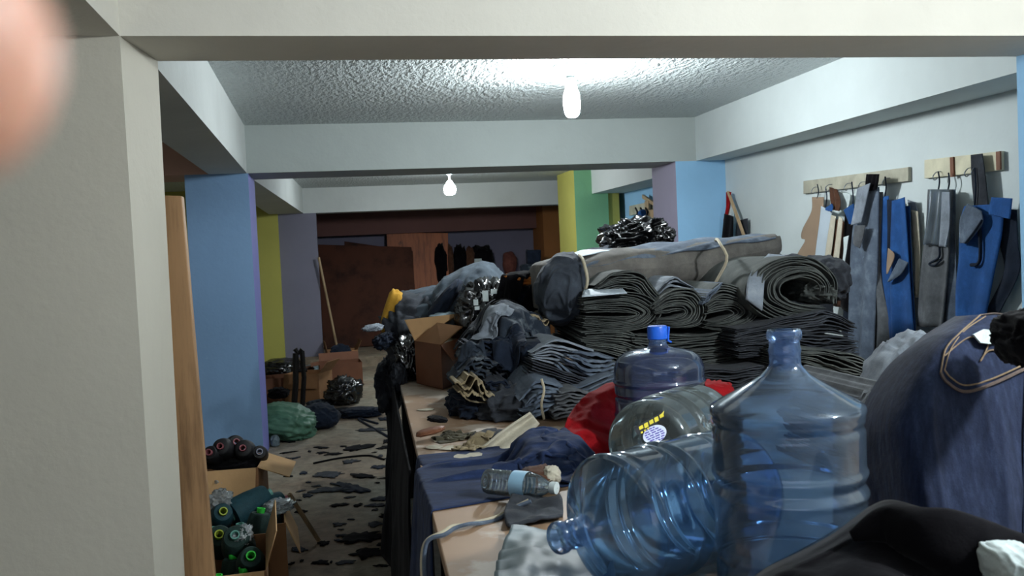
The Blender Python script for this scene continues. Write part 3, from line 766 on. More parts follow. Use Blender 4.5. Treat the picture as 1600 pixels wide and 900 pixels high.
mb = MB(); mb.grid(patch([(909, 464), (912, 452)], [(980, 458), (972, 450)], lambda u, v: 3.56+.12*v, 14, 6, .003, 9, 3))
tag(obj('white_paper', mb, M['paper'], solid=.003), 'white pattern paper on the square-cut grey stack', 'paper')
fold('curled grey denim stack second from left in the row', [(1024, 492), (1050, 487), (1064, 485), (1068, 488), (1062, 492), (1048, 496), (1026, 498)], [(1020, 474), (1052, 452), (1088, 453), (1103, 480), (1096, 506), (1060, 514), (1022, 510)], 3.6, .45, 11, 'green_g', 38, m=60, wave=.5, jit=.008)
fold('light grey flap fold peeking above the curled second stack', [(1022, 474), (1050, 462), (1085, 455)], [(1026, 452), (1050, 430), (1082, 448)], 3.68, .4, 5, 'grey_l', 39)
fold('rounded grey denim stack third from left in the row', [(1104, 492), (1125, 486), (1140, 484), (1148, 489), (1140, 494), (1122, 500), (1104, 501)], [(1103, 458), (1130, 441), (1168, 456), (1187, 488), (1166, 508), (1130, 517), (1098, 513)], 3.58, .45, 12, 'green_g', 40, m=60, wave=.5, jit=.008)
fold('light blue folded flap between second and third stacks', [(1100, 478), (1112, 468), (1128, 450)], [(1100, 464), (1110, 452), (1127, 441)], 3.56, .2, 3, 'grey_b', 41)
# big doubled-over bundle at the right end
fold('big doubled-over grey bundle at the right end of the row', [(1288, 478), (1245, 472), (1222, 458), (1226, 442), (1248, 434), (1272, 438), (1284, 450), (1282, 462)], [(1290, 506), (1215, 500), (1172, 470), (1182, 424), (1228, 400), (1275, 402), (1306, 432), (1308, 476)], 3.5, .5, 14, 'green_g', 42, m=70, wave=.7, jit=.01)
mb = MB(); mb.grid(patch([(1200, 398), (1172, 428), (1166, 468)], [(1228, 400), (1198, 424), (1190, 486)], lambda u, v: 3.46+.25*(1-v)**2, 16, 20, .004, 8, 44)); tag(obj('denim_band', mb, M['grey_l'], solid=.01), 'light blue-grey fabric band over the left of the big doubled-over bundle', 'denim')
lump('fabric_bundle', 'dark rounded grey bundle end behind the light blue band', 'fabric', M['char'], 1284, 436, 26, 36, 3.78, .25, fold=.2, fs=2, seed=83)
lump('fabric_bundle', 'creased grey cloth filling the curl of the big doubled-over bundle', 'fabric', M['green_g'], 1262, 455, 32, 20, 3.72, .22, tilt=-10, fold=.35, fs=2.2, seed=84)

# long roll on top
def big_roll():
    t = thing('fabric_roll', 'long thick grey fabric bundle tied with cords on top of the stacks', 'fabric', at(1040, 450, 4.1))
    top = spl([(862, 412), (905, 402), (960, 392), (1050, 382), (1130, 374), (1226, 364)], 60)
    bot = spl([(868, 495), (905, 470), (960, 455), (1050, 452), (1130, 440), (1228, 400)], 60)
    n = 60; k = 20; P = np.zeros((n, k+1, 3))
    for i in range(n):
        a = at(top[i][0], top[i][1], 3.85+.25*i/n); b = at(bot[i][0], bot[i][1], 3.75+.25*i/n)
        h = (a[2]-b[2])/2; c = (a+b)/2; D = .27
        for j in range(k+1):
            q = 2*math.pi*j/k; x = math.copysign(abs(math.cos(q))**.55, math.cos(q)); y = math.copysign(abs(math.sin(q))**.6, math.sin(q))
            f = 1 if 0 < i < n-1 else .9
            P[i, j] = c+np.array([0, D-D*x*f, y*h*f])
    F = folds(P*np.array([2.0, 4, 5]), 5)-.4
    P[..., 2] += F*.02; P[..., 1] -= F*.02; P[:, k] = P[:, 0]
    mb = MB(); mb.grid(P); m_ = k+1
    mb.f.append(tuple(range(k))[::-1]); mb.f.append(tuple((n-1)*m_+j for j in range(k)))
    obj('roll_body', mb, M['grey_w'], t, ang=50); hg_add(P.reshape(-1, 3))
    # bluish top ply spilling over the front edge
    L = [(862, 409), (868, 430)]; R = [(1225, 366), (1226, 374)]
    tp = spl([(850, 420), (905, 400), (960, 389), (1050, 378), (1130, 371), (1212, 366)], 60)
    lo = spl([(860, 470), (905, 425), (960, 410), (1050, 397), (1130, 384), (1212, 372)], 60)
    Q = np.zeros((60, 10, 3))
    for i in range(60):
        for j in range(10):
            s = j/9; p = tp[i]+(lo[i]-tp[i])*s; Q[i, j] = at(p[0], p[1], 3.83+.25*i/60-.0*s+.22*(1-s)**2-.03*s)
        Q[i, :, 2] += .006*np.sin(i*.5+np.arange(10))
    mb = MB(); mb.grid(Q); obj('top_ply', mb, M['grey_b'], t, solid=.006, ang=0)
    for xs in ((905, 403, 918, 440, 908, 466), (1120, 378, 1136, 405, 1118, 442)):
        b = MB(); b.tube(spl([at(xs[0]-3, xs[1], 4.12), at(xs[0], xs[1]-4, 3.95), at(xs[0]+6, xs[1]+4, 3.72), at(xs[2], xs[3], 3.68), at(xs[4], xs[5], 3.74)], 24), .007, 6)
        obj('tie_cord', b, M['cord'], t)
    return t
big_roll()
lump('fabric_bundle', 'bulging blue-grey bundle end hooked down at the left of the long roll', 'fabric', M['slate_d'], 878, 452, 40, 54, 3.92, .25, tilt=-10, fold=.13, fs=1.6, seed=85, sub=6)
mb = MB(); mb.grid(patch([(866, 412), (905, 392), (935, 390)], [(900, 402), (930, 396), (955, 391)], lambda u, v: 3.95+.1*v-.05*u, 12, 14, .004, 8, 9))
tag(obj('white_paper', mb, M['paper'], solid=.003), 'white pattern sheet tucked on the left of the long roll', 'paper')
# black bags behind
lump('plastic_bag', 'shiny black plastic bag piled behind the long roll', 'bag', M['bagblack'], 990, 373, 48, 30, 5.3, .3, tilt=0, fold=.5, fs=2.2, seed=90, sub=6, base=1.2)
lump('plastic_bag', 'small black bag lump at the right of the bag pile behind the roll', 'bag', M['bagblack'], 1028, 370, 22, 18, 5.2, .2, fold=.4, fs=3.2, seed=91, base=1.2)
lump('fabric_bundle', 'dark bundle carrying the black bags behind the long roll', 'fabric', M['char'], 1010, 450, 130, 70, 5.2, .35, fold=.2, seed=92)
lump('fabric_bundle', 'dark bundle at the back supporting the right part of the roll', 'fabric', M['char'], 1200, 480, 95, 80, 4.85, .3, fold=.2, seed=93)
lump('fabric_bundle', 'dark bundle at the back supporting the left part of the roll', 'fabric', M['char'], 930, 500, 55, 60, 4.8, .25, fold=.2, seed=94)

# ------------------------------------------------------------------ water bottles
M['jug_clear'] = mat_plastic('clear_blue_plastic', 'a2c8ee', 'a8c2de', .17)
M['jug_blue'] = mat_plastic('blue_plastic', 'a6c2da', '86a8c4', .24)
M['jug_deep'] = mat_plastic('deep_blue_plastic', '9aa6cc', '7a8ab4', .24)
M['jug_grey'] = mat_plastic('smoky_plastic', 'b4bcbc', '8a9494', .35)
M['neck'] = mat_plastic('neck_blue_plastic', 'a0bfe8', '86a8dc', .2, .14)
M['cap'] = mat_plain('blue_cap', '1d5fd0', .35, .05)
M['pet'] = mat_plastic('pet_plastic', 'e6ecee', 'b0bcc0', .12)
M['label_blue'] = mat_plain('pale_blue_label', '8fb6cf', .5, .05)
def ribbed(R, z0, z1, ribs, r0):
    """body profile with raised or sunk rings"""
    out = [(.001, z0+.02), (R*.55, z0+.012), (R*.86, z0+.001), (R*.95, z0+.006), (R*.99, z0+.02), (R, z0+.035)]
    zs = np.linspace(z0+.04, z1, 90)
    for z in zs:
        r = R
        for (c, w, h) in ribs:
            d = abs(z-c)/w
            if d < 1: r += h*(.5+.5*math.cos(math.pi*d))
        out.append((r, z))
    return out
def jug_cone(name, label, loc, rot, mat, neckmat):
    R = .1225
    prof = ribbed(R, 0, .334, [(.318, .010, -.003), (.225, .010, -.004), (.208, .010, .004), (.242, .010, .003), (.095, .010, -.004), (.112, .010, .003)], 0)
    prof += [(R+.003, .342), (R+.001, .349), (.112, .356), (.085, .371), (.058, .387), (.040, .399), (.030, .410)]
    t = thing(name, label, 'bottle', loc, rot)
    obj('bottle_body', MB().lathe(prof, 64), M[mat], t, local=True, ang=60)
    n = [(.030, .410), (.0255, .416), (.0252, .434), (.0265, .440), (.0248, .446), (.0248, .456), (.0285, .460), (.0285, .470), (.0265, .474), (.0245, .474)]
    obj('bottle_neck', MB().lathe(n, 40), M[neckmat], t, local=True, ang=60)
    return t
def rot_axis(d, roll=0):
    d = Vector(d).normalized(); return (d.to_track_quat('Z', 'Y').to_matrix()@Matrix.Rotation(roll, 3, 'Z')).to_euler()
j1 = at(1231, 700, 1.40)
jug_cone('water_bottle', 'big clear blue water bottle standing upright in front, open neck', (j1[0], j1[1], TAB+.002), (0, 0, .4), 'jug_clear', 'neck')
# lying bottle: axis from base to neck
sh = at(956, 818, 1.58); ax = Vector((-.904, -.422, 0)).normalized()
base = Vector((sh[0], sh[1], TAB+.128))-ax*.345
lb = jug_cone('water_bottle', 'blue water bottle lying on its side with its neck pointing left', base, rot_axis(ax, .3), 'jug_blue', 'neck')
# blue-capped bottle
j3 = at(1031, 620, 2.62); R = .139
t = thing('water_bottle', 'dark blue water bottle with a bright blue cap standing on the red cloth', 'bottle', (j3[0], j3[1], TAB+.012)); t.scale = (.97, .97, .88)
prof = ribbed(R, 0, .27, [(.235, .012, .004), (.185, .012, -.005), (.12, .012, .004), (.07, .012, -.005)], 0)
prof += [(R-.001, .285), (R-.006, .302), (R-.016, .318), (R-.035, .332), (R-.065, .341), (R-.09, .345), (.034, .350), (.0295, .357)]
obj('bottle_body', MB().lathe(prof, 64), M['jug_deep'], t, local=True, ang=60)
obj('bottle_neck', MB().lathe([(.0295, .357), (.027, .365), (.027, .385), (.030, .388), (.027, .392), (.027, .42)], 32), M['neck'], t, local=True)
cp = MB().lathe([(.0285, .376), (.031, .378), (.031, .415), (.029, .421), (.001, .4225)], 32)
cp.obox(Vector((.033, -.004, .392)), (.005, .014, .05), Matrix.Rotation(.1, 3, 'Y'))
cp.obox(Vector((.036, -.006, .366)), (.012, .012, .006), Matrix.Rotation(.5, 3, 'Y'))
obj('bottle_cap', cp, M['cap'], t, local=True, bevel=.001)
# smoky grey bottle on its side, with stickers
b0 = at(1008, 672, 2.18); ax2 = Vector((.74, .66, .0)).normalized(); S2 = .88
base2 = Vector((b0[0], b0[1], TAB+.136*.88))
t = thing('water_bottle', 'smoky grey water bottle lying on its side with a round sticker', 'bottle', base2, rot_axis(ax2, 0)); t.scale = (S2,)*3
R = .134
prof = ribbed(R, 0, .33, [(.12, .018, -.008), (.10, .008, .004), (.145, .008, .004), (.235, .018, -.008), (.215, .008, .004), (.26, .008, .004)], 0)
prof += [(R-.002, .34), (.10, .36), (.05, .39), (.031, .402), (.027, .41), (.027, .45), (.031, .455), (.031, .47), (.025, .475)]
obj('bottle_body', MB().lathe(prof, 64), M['jug_grey'], t, local=True, ang=60)
Rm = rot_axis(ax2, 0).to_matrix()
def cyl_pt(px, py, r):   # where the sight line meets the lying bottle's side -> (angle, height)
    o = Rm.transposed()@(Vector(E0)-base2)/S2; d = Rm.transposed()@Vector(ray(px, py))/S2
    a = d.x*d.x+d.y*d.y; b = 2*(o.x*d.x+o.y*d.y); c = o.x*o.x+o.y*o.y-r*r
    disc = b*b-4*a*c
    s = (-b-math.sqrt(max(disc, 0)))/(2*a); p = o+d*s; return math.atan2(p.y, p.x), p.z
def on_cyl(r, a, z): return Vector((r*math.cos(a), r*math.sin(a), z))
PR, PZ = [p[0] for p in sorted(prof[:94], key=lambda q: q[1])], sorted(p[1] for p in prof[:94])
def skin_r(z, off): return float(np.interp(z, PZ, PR))+off
def wrap(mb, pts, off):    # lay picture points on the curved side of the bottle
    out = []
    for px, py in pts:
        a, z = cyl_pt(px, py, R+off)
        for _ in range(3): a, z = cyl_pt(px, py, skin_r(z, off))
        out.append(on_cyl(skin_r(z, off), a, z))
    return out
def wrap_quad(mb, c0, c1, c2, c3, off, n=8, m_=4):
    P = []
    for i in range(n):
        for j in range(m_):
            u, v = i/(n-1), j/(m_-1); a_ = np.array(c0)*(1-u)+np.array(c1)*u; b_ = np.array(c3)*(1-u)+np.array(c2)*u; P.append(tuple(a_*(1-v)+b_*v))
    mb.grid(np.array([tuple(q) for q in wrap(mb, P, off)]).reshape(n, m_, 3)); return mb
cx_, cy_, ra, rb = 1023, 678.5, 18.5, 14.5
def ell(s_, q): return (cx_+ra*s_*math.cos(q)*.985-rb*s_*math.sin(q)*.15, cy_+rb*s_*math.sin(q)-ra*s_*math.cos(q)*.12)
P_ = [(cx_, cy_)]+[ell(k/5, 2*math.pi*i/28) for k in range(1, 6) for i in range(28)]
mb = MB(); F_ = [(0, 1+i, 1+(i+1) % 28) for i in range(28)]+[(1+k*28+i, 1+(k+1)*28+i, 1+(k+1)*28+(i+1) % 28, 1+k*28+(i+1) % 28) for k in range(4) for i in range(28)]
mb.add(wrap(mb, P_, .0015), F_)
st_ = obj('round_sticker', mb, mat_plain('sticker_white', 'c6cce4', .5, .03), t, local=True)
pr = MB(); rnd = random.Random(4)
for k in range(7):      # slanting printed lines of the round sticker
    off = -.78+.26*k; half = math.sqrt(max(.9-off**2, 0)); x = -half
    while x < half-.1:
        w = min(rnd.uniform(.2, .5), half-x); q = []
        for dx, dy in ((x, off-.07), (x+w, off-.07), (x+w, off+.07), (x, off+.07)):
            c, s_ = math.cos(-.5), math.sin(-.5); q.append((cx_+(dx*c-dy*s_)*ra*.9, cy_+(dx*s_+dy*c)*rb*.9))
        pr.add(wrap(pr, q, .0022), [(0, 1, 2, 3)]); x += w+rnd.uniform(.06, .15)
obj('sticker_print', pr, mat_plain('purple_ink', '4b3f96', .5, .1), st_, local=True, smooth=False)
yl = obj('label_strip', wrap_quad(MB(), (990, 668), (1034, 644), (1038, 652), (996, 680), .0015), mat_plain('label_black', '1c1c22', .5, .03), t, local=True)
yy = MB()
for k in range(5):
    x0, y0 = 998+8*k, 667-4.6*k; h = [5, 7, 6, 7, 5][k]
    wrap_quad(yy, (x0, y0), (x0+6, y0-3.2), (x0+7.5, y0-3.2+h), (x0+1.5, y0+h), .0022, 3, 3)
for k in range(3): wrap_quad(yy, (1001+5*k, 675-3*k), (1004+5*k, 673.4-3*k), (1005+5*k, 676-3*k), (1002+5*k, 677.6-3*k), .0022, 3, 3)
obj('label_print', yy, mat_plain('label_yellow', 'd3c23a', .5, .05), yl, local=True, smooth=False)

# red cloth under and behind the bottles
def depth_fn(y0, y1, bow=0): return lambda u, v: y0+(y1-y0)*v-bow*math.sin(math.pi*u)
G = patch([(948, 598), (905, 628), (884, 660), (876, 700)], [(975, 596), (985, 640), (985, 690), (985, 735)], lambda u, v: 2.98-.32*v-.05*math.sin(u*3), 40, 40, .03, 7, 12)
mb = MB(); mb.grid(G); tag(obj('red_cloth', mb, M['red'], solid=.006, ang=0), 'bright red cloth heaped left of the blue-capped bottle', 'cloth')
hg_add(G.reshape(-1, 3))
lump('red_cloth', 'red cloth bunched behind the blue-capped bottle and in front of the grey layers', 'cloth', M['red'], 1075, 640, 85, 50, 3.02, .12, fold=.2, fs=2.5, seed=101)

# ------------------------------------------------------------------ navy jeans across the table edge, and what lies round them
mb = MB(); mb.grid(patch([(829, 645), (790, 670), (752, 700)], [(842, 662), (822, 682), (790, 706)], lambda u, v: 2.93-.08*v+.02*math.sin(u*5), 30, 30, .012, 6, 111)); tag(obj('beige_cloth', mb, M['cream'], solid=.008, ang=0), 'beige pointed cloth sticking up between the heap and the blue jeans', 'cloth')
lump('dark_rag', 'dark rag under the beige cloth scrap', 'rag', M['char'], 762, 688, 26, 16, 2.98, .1, tilt=15, fold=.3, fs=3, seed=112, sub=4)
M['jeans_blue'] = mat_cloth('blue_jeans', '1f2b48', h2='2a3a60', var=.25, streak=(1, 3, 3), scale=10)
lump('jeans', 'dark folded jeans forming the hump under the blue jeans', 'jeans', M['navy'], 862, 712, 50, 26, 2.62, .14, fold=.15, fs=2, seed=180)
e_ = atz(676, 770, TAB)
cloth('jeans', 'dark blue jeans sprawled over the table edge with one leg hanging down', 'jeans', M['jeans_blue'], (e_[0]-.02, e_[1]+.13), 1.25, .68, .16, n=84, squeeze=.72, seed=12, steps=190, amp=.07, thick=.006)
cloth('jeans', 'blue jeans leg bunched over the hump beside the lying blue bottle', 'jeans', M['jeans_blue'], at(868, 700, 2.5)[:2], .42, .42, -.5, n=44, squeeze=.72, seed=14, steps=110, amp=.06, thick=.006)
lump('dark_rag', 'dark maroon rag inside the opening of the blue jeans', 'rag', M['brown_c'], 838, 745, 26, 16, 2.35, .08, fold=.3, fs=3, seed=121, sub=4)
lump('cloth_scrap', 'pale grey cloth scrap beside the clear bottle under the jeans', 'scrap', M['cream'], 862, 742, 14, 12, 2.32, .05, fold=.3, fs=3, seed=122, sub=4)
def flat_scrap(name, lab, cat, mat, outline, z=.006, th=.004, seed=0, amp=.006):
    # a thin crumpled piece lying on whatever is beneath
    L = outline[0]; R_ = outline[1]; n = 26; Lp = spl(L, n); Rp = spl(R_, n); P = np.zeros((n, n, 3))
    for i in range(n):
        for j in range(n):
            q = Lp[i]+(Rp[i]-Lp[i])*j/(n-1); p = atz(q[0], q[1], TAB); P[i, j] = p
    h = np.maximum(hg(P[..., 0], P[..., 1]), TAB); h = np.minimum(h, TAB+.05)
    P[..., 2] = h+z+amp*(1+fbm(P*14, seed, 3))
    mb = MB(); mb.grid(P); hg_add(P.reshape(-1, 3))
    return tag(obj(name, mb, M[mat], solid=th, ang=0), lab, cat)
flat_scrap('grey_rag', 'flat dark grey rag under the small clear bottle', 'rag', 'char', ([(800, 790), (788, 815), (795, 832)], [(875, 785), (880, 800), (880, 815)]), th=.008, seed=3, amp=.012)
flat_scrap('plastic_sheet', 'crumpled grey-green plastic sheet on the table at the bottom edge', 'plastic', 'baggrey', ([(800, 838), (782, 870), (775, 905), (770, 960)], [(915, 836), (950, 862), (960, 905), (970, 960)]), th=.002, seed=5, amp=.012)
# small clear bottle lying
pb = atz(757, 784, TAB); pe = atz(838, 800, TAB); axp = Vector(pe-pb).normalized(); axp = (axp+Vector((0, .25, 0))).normalized()
L_ = .21; t = thing('plastic_bottle', 'small crushed clear plastic bottle lying by the white cord', 'bottle', Vector(pb)+Vector((0.01, .03, .045)), rot_axis(axp, 0))
prof = [(.001, .004), (.022, 0), (.030, .004), (.032, .012)]+[(.032-.0022*(math.sin(z*300)**2 > .5), z) for z in np.linspace(.016, .135, 40)]+[(.031, .14), (.026, .158), (.017, .175), (.0125, .182), (.0125, .2)]
obj('bottle_body', MB().lathe(prof, 28), M['pet'], t, local=True)
obj('bottle_cap', MB().lathe([(.0145, .188), (.015, .19), (.015, .204), (.001, .206)], 20), M['white_c'], t, local=True)
obj('paper_label', MB().lathe([(.0335, .085), (.0338, .09), (.0338, .122), (.0335, .126)], 28), M['label_blue'], t, local=True)
tz = lambda x, y, h=.006: atz(x, y, TAB+h)
cd = [tz(826, 782, .03), tz(800, 795, .012), tz(775, 808), tz(750, 815), tz(730, 820, .01), tz(708, 822, .012), tz(692, 832, .012)]
k_ = tz(688, 840, .0); cd2 = cd+[k_+np.array([-.035, 0, -.01]), k_+np.array([-.045, -.02, -.08]), k_+np.array([-.03, -.03, -.16]), k_+np.array([-.045, -.05, -.28])]
t = thing('cord', 'white and blue twisted cord running to the table edge and hanging down', 'cord', cd[3])
obj('white_strand', rope(cd2, .005, 80), M['cord'], t); obj('blue_strand', rope([p+np.array([.004, -.008, .004*math.sin(i*2)]) for i, p in enumerate(cd2)], .005, 80), M['grey_b'], t)
# scraps on the bare strip of table
op = atz(709, 686, TAB)
cloth('olive_cloth', 'small crumpled olive cloth bundle on the bare table strip', 'cloth', M['olive_c'], (op[0], op[1]+.02), .34, .30, .4, n=34, squeeze=.30, seed=131, amp=.12, steps=60)
lump('dark_rag', 'thin black rag on the table left of the olive bundle', 'rag', M['black'], 684, 655, 16, 4, 3.15, .04, tilt=-10, fold=.3, seed=132, sub=4)
lump('cardboard_scrap', 'brown cardboard strip lying across the table edge by the olive bundle', 'scrap', M['card_r'], 672, 674, 24, 5, 3.0, .04, tilt=12, fold=.2, seed=133, sub=4)
op = atz(742, 704, TAB)
cloth('cloth_scrap', 'olive and cream crumpled rag between olive bundle and blue jeans', 'scrap', M['khaki'], (op[0], op[1]+.02), .26, .22, .9, n=28, squeeze=.32, seed=134, amp=.08, steps=60)
rnd = random.Random(8)
for k in range(7):
    x, y = [(668, 640), (690, 688), (705, 700), (725, 704), (676, 700), (722, 715), (740, 712)][k]; p = atz(x, y, TAB+.002)
    mb = MB(); n = 7; mb.poly([p+np.array([.035*math.cos(q)*rnd.uniform(.6, 1.4), .028*math.sin(q)*rnd.uniform(.6, 1.4), .0005*k]) for q in np.linspace(0, 2*math.pi, n, endpoint=False)], (0, 0, .0018))
    tag(obj('paper_scrap', mb, M['cream'], smooth=False), ['torn pale paper scrap nearest the cardboard box on the table', 'torn pale paper scrap just below the olive bundle', 'torn pale paper scrap between olive bundle and crumpled rag', 'torn pale paper scrap touching the crumpled olive rag', 'torn pale paper scrap at the table edge below the cardboard strip', 'torn pale paper scrap nearest the blue jeans', 'torn pale paper scrap right beside the blue jeans, rightmost'][k], 'paper', 'torn paper scraps on the bare table strip')

# ------------------------------------------------------------------ right foreground garments
def soft(name, lab, cat, mat, eL, eR, Yf, amp=.02, fs=6, seed=0, nu=70, nv=70, thick=.006, stretch=(1, 1, 1), depth=None):
    P = patch(eL, eR, Yf, nu, nv, amp, fs, seed, stretch); mb = MB(); mb.grid(P); hg_add(P.reshape(-1, 3))
    return tag(obj(name, mb, M[mat], solid=thick, ang=0), lab, cat)
lump('trousers', 'pale grey trousers bundled behind the tall denim stack', 'trousers', M['grey_l'], 1412, 600, 50, 84, 2.35, .2, tilt=-28, fold=.16, fs=2.4, seed=141, stretch=(1.6, 1, .6))
lump('trousers', 'cream cloth fold squeezed between grey trousers and denim stack', 'trousers', M['cream'], 1432, 570, 12, 62, 2.18, .06, tilt=-34, fold=.1, fs=2, seed=142, sub=4)
fold('grey fringed layers between tall bottle and denim stack', [(1345, 770), (1362, 800), (1400, 810)], [(1338, 620), (1365, 600), (1405, 610)], 2.1, .4, 22, 'grey', 143, wave=1.0, jit=.02)
lump('trousers', 'dark grey bundle low behind the tall bottle on the right', 'trousers', M['grey'], 1375, 790, 45, 70, 2.25, .25, fold=.25, fs=3.4, seed=144)
def denim_stack():
    eL = [(1492, 494), (1425, 555), (1384, 640), (1388, 720), (1400, 800), (1410, 900)]
    eR = [(1640, 484), (1680, 520), (1690, 600), (1690, 700), (1690, 800), (1690, 900)]
    def Yf(u, v):
        return 1.42-.10*v+.25*max(0, .10-v)*2+.10*(max(0, .2-u)/.2)**2+.008*math.sin(u*7+v*2)
    P = patch(eL, eR, Yf, 90, 90, .014, 3, 151, (2.2, 1, .5))
    t = thing('denim_trousers', 'tall folded indigo denim trousers with stitched back pocket at the right', 'trousers', at(1500, 880, 1.4))
    Q = P+np.array([.03, .14, -.05]); mb = MB(); mb.grid(P); n, m_ = P.shape[:2]; mb.grid(Q, True)
    K = n*m_; ring = [i*m_ for i in range(n)]+[(n-1)*m_+j for j in range(1, m_)]+[i*m_+m_-1 for i in range(n-2, -1, -1)]+[j for j in range(m_-2, 0, -1)]
    for a, b in zip(ring, ring[1:]+ring[:1]): mb.f.append((a, b, b+K, a+K))
    obj('denim_cloth', mb, M['indigo'], t, ang=60); hg_add(P.reshape(-1, 3))
    def S(px, py, off=.004):   # point of the cloth seen at px,py
        # nearest projected vertex
        d = P.reshape(-1, 3)-E0; z = d@CF; X = 800+FPX*(d@CR)/z; Yp = 450-FPX*(d@CU)/z
        w = 1/((X-px)**2+(Yp-py)**2+4); k = np.argsort(-w)[:6]; yy = (P.reshape(-1, 3)[k, 1]*w[k]).sum()/w[k].sum()
        p = at(px, py, yy); r = p-E0; return p-r/np.linalg.norm(r)*off
    def seam(pts, r=.0016):
        mb = MB(); mb.tube(spl([S(*q) for q in pts], 60), r, 5); return mb
    M['thread'] = mat_plain('tan_thread', '7a6750', .8, .2, 200); M['thread_dk'] = mat_plain('brown_thread', '574a44', .8, .2, 200)
    obj('pocket_seam', seam([(1470, 582), (1480, 597), (1508, 612), (1550, 600), (1610, 572)], .003), M['thread_dk'], t)
    obj('pocket_seam', seam([(1476, 578), (1486, 590), (1509, 602), (1550, 592), (1610, 565)], .0015), M['thread'], t)
    obj('pocket_seam', seam([(1470, 582), (1478, 545), (1500, 520), (1532, 492)], .0015), M['thread'], t)
    obj('pocket_seam', seam([(1476, 578), (1486, 545), (1508, 516), (1540, 494)], .0012), M['thread'], t)
    obj('pocket_stitching', seam([(1476, 556), (1505, 532), (1522, 526), (1545, 530), (1537, 556), (1532, 564), (1545, 548), (1570, 548)], .0013), M['thread'], t)
    obj('waist_seam', seam([(1532, 492), (1560, 490), (1605, 500)], .0015), M['thread_dk'], t)
    obj('side_seam', seam([(1606, 560), (1600, 700), (1600, 850)], .002), M['indigo'], t)
    mb = MB(); q = [S(*p, .008) for p in [(1519, 523), (1535, 515), (1555, 517), (1574, 513), (1577, 526), (1560, 532), (1545, 538), (1530, 536)]]
    mb.poly(q, (0, -.004, .001))
    tag(obj('paper_tag', mb, M['white_c'], smooth=False), 'torn white paper tag lying on the back pocket of the denim', 'tag')
denim_stack()
lump('black_cloth', 'black cloth hanging into view at the right edge above the denim', 'cloth', M['black'], 1606, 530, 40, 46, 1.28, .08, tilt=20, fold=.3, fs=1.6, seed=161)
def jacket():
    eL = [(1180, 960), (1180, 960), (1180, 965)]
    top = spl([(1150, 930), (1195, 893), (1245, 866), (1300, 835), (1345, 803), (1385, 785), (1425, 792), (1470, 808), (1520, 832), (1560, 858), (1620, 880), (1680, 900)], 90)
    n = 90; m_ = 60; P = np.zeros((n, m_, 3)); Y_ = np.zeros((n, m_))
    for i in range(n):
        for j in range(m_):
            v = j/(m_-1); q = np.array([top[i][0]+(-40+80*i/n)*v, top[i][1]+(1010-top[i][1])*v])
            P[i, j] = at(q[0], q[1], 1.26-.30*v**.7+.10*max(0, .08-v)*8)
    F = folds(P*np.array([6.5, 6.5, 5.0]), 171)-.4
    P += (F*.035)[..., None]*np.array([0, -.8, .5])*np.minimum(1, np.linspace(0, 8, m_))[None, :, None]
    mb = MB(); mb.grid(P); hg_add(P.reshape(-1, 3))
    t = thing('jacket', 'black jacket crumpled in the bottom right corner', 'jacket', at(1400, 900, 1.2))
    obj('jacket_body', mb, M['black'], t, solid=.008, ang=0)
    sp = [at(1330, 838, 1.16), at(1385, 818, 1.14), at(1440, 835, 1.10), at(1510, 862, 1.08), at(1600, 910, 1.05)]
    obj('sleeve', ftube(sp, [.008, .03, .045, .05, .05], [.006, .018, .026, .03, .03], seed=8, fold=.4, fs=8, cross=(0, .4, 1)), M['black'], t, ang=0)
jacket()
lump('white_cloth', 'white cloth in the bottom right corner beside the black jacket', 'cloth', M['white_c'], 1592, 892, 42, 38, 1.0, .07, fold=.15, fs=2.4, seed=172)
# things supporting the jacket: dark cloth underneath it
lump('dark_cloth', 'dark folded cloth under the black jacket at the bottom edge', 'cloth', M['char'], 1420, 960, 200, 70, 1.25, .12, fold=.1, seed=173)

# ------------------------------------------------------------------ hooks and hanging patterns on the right wall
M['rail'] = mat_plain('weathered_rail', 'a8a594', .8, .2, 9, bmp=.3)
M['rail_pale'] = mat_plain('pale_rail', 'cac5ac', .8, .15, 9, bmp=.3)
M['steel'] = mat_plain('steel_wire', '9a9ea2', .35, .1, 20, metal=.8)
M['film'] = mat_plastic('clear_film', 'dfe6ea', 'b0bcc6', .25, .12)
def wallX(y): return XWf+(XWm-XWf)*(y-Y2)/(YM-Y2)
def onwall(x, y, off=0):
    p = atx(x, y, XWf-.0)
    for _ in range(4): p = atx(x, y, wallX(p[1])-off)
    return p
def rail(name, lab, x0, y0, x1, y1, hpx0, hpx1, mat, hooks, brackets=()):
    t = thing(name, lab, 'rail', onwall((x0+x1)/2, (y0+y1)/2, .03))
    a, b = onwall(x0, y0, .022), onwall(x1, y1, .022); c, d = onwall(x1, y1+hpx1, .022), onwall(x0, y0+hpx0, .022)
    nrm = np.array([.022, 0, 0]); obj('rail_board', MB().hexa([d, c, c+nrm*.95, d+nrm*.95, a, b, b+nrm*.95, a+nrm*.95]), M[mat], t, smooth=False, bevel=.003)
    for (hx, hy) in hooks:
        p = onwall(hx, hy, .024); mb = MB(); mb.tube(spl([p, p+[-.03, 0, -.004], p+[-.05, 0, -.03], p+[-.038, 0, -.045], p+[-.022, 0, -.035]], 14), .003, 6); obj('hook', mb, M['steel'], t)
    for (hx, hy, w, h) in brackets:
        p, q = onwall(hx, hy, .024), onwall(hx+w, hy+h, .024)
        mb = MB(); mb.hexa([(p[0]-.008, p[1], q[2]), (q[0]-.008, q[1], q[2]), (q[0]+.001, q[1], q[2]), (p[0]+.001, p[1], q[2]), (p[0]-.008, p[1], p[2]), (q[0]-.008, q[1], p[2]), (q[0]+.001, q[1], p[2]), (p[0]+.001, p[1], p[2])])
        obj('bracket', mb, M['card_r'], t, smooth=False)
    return t
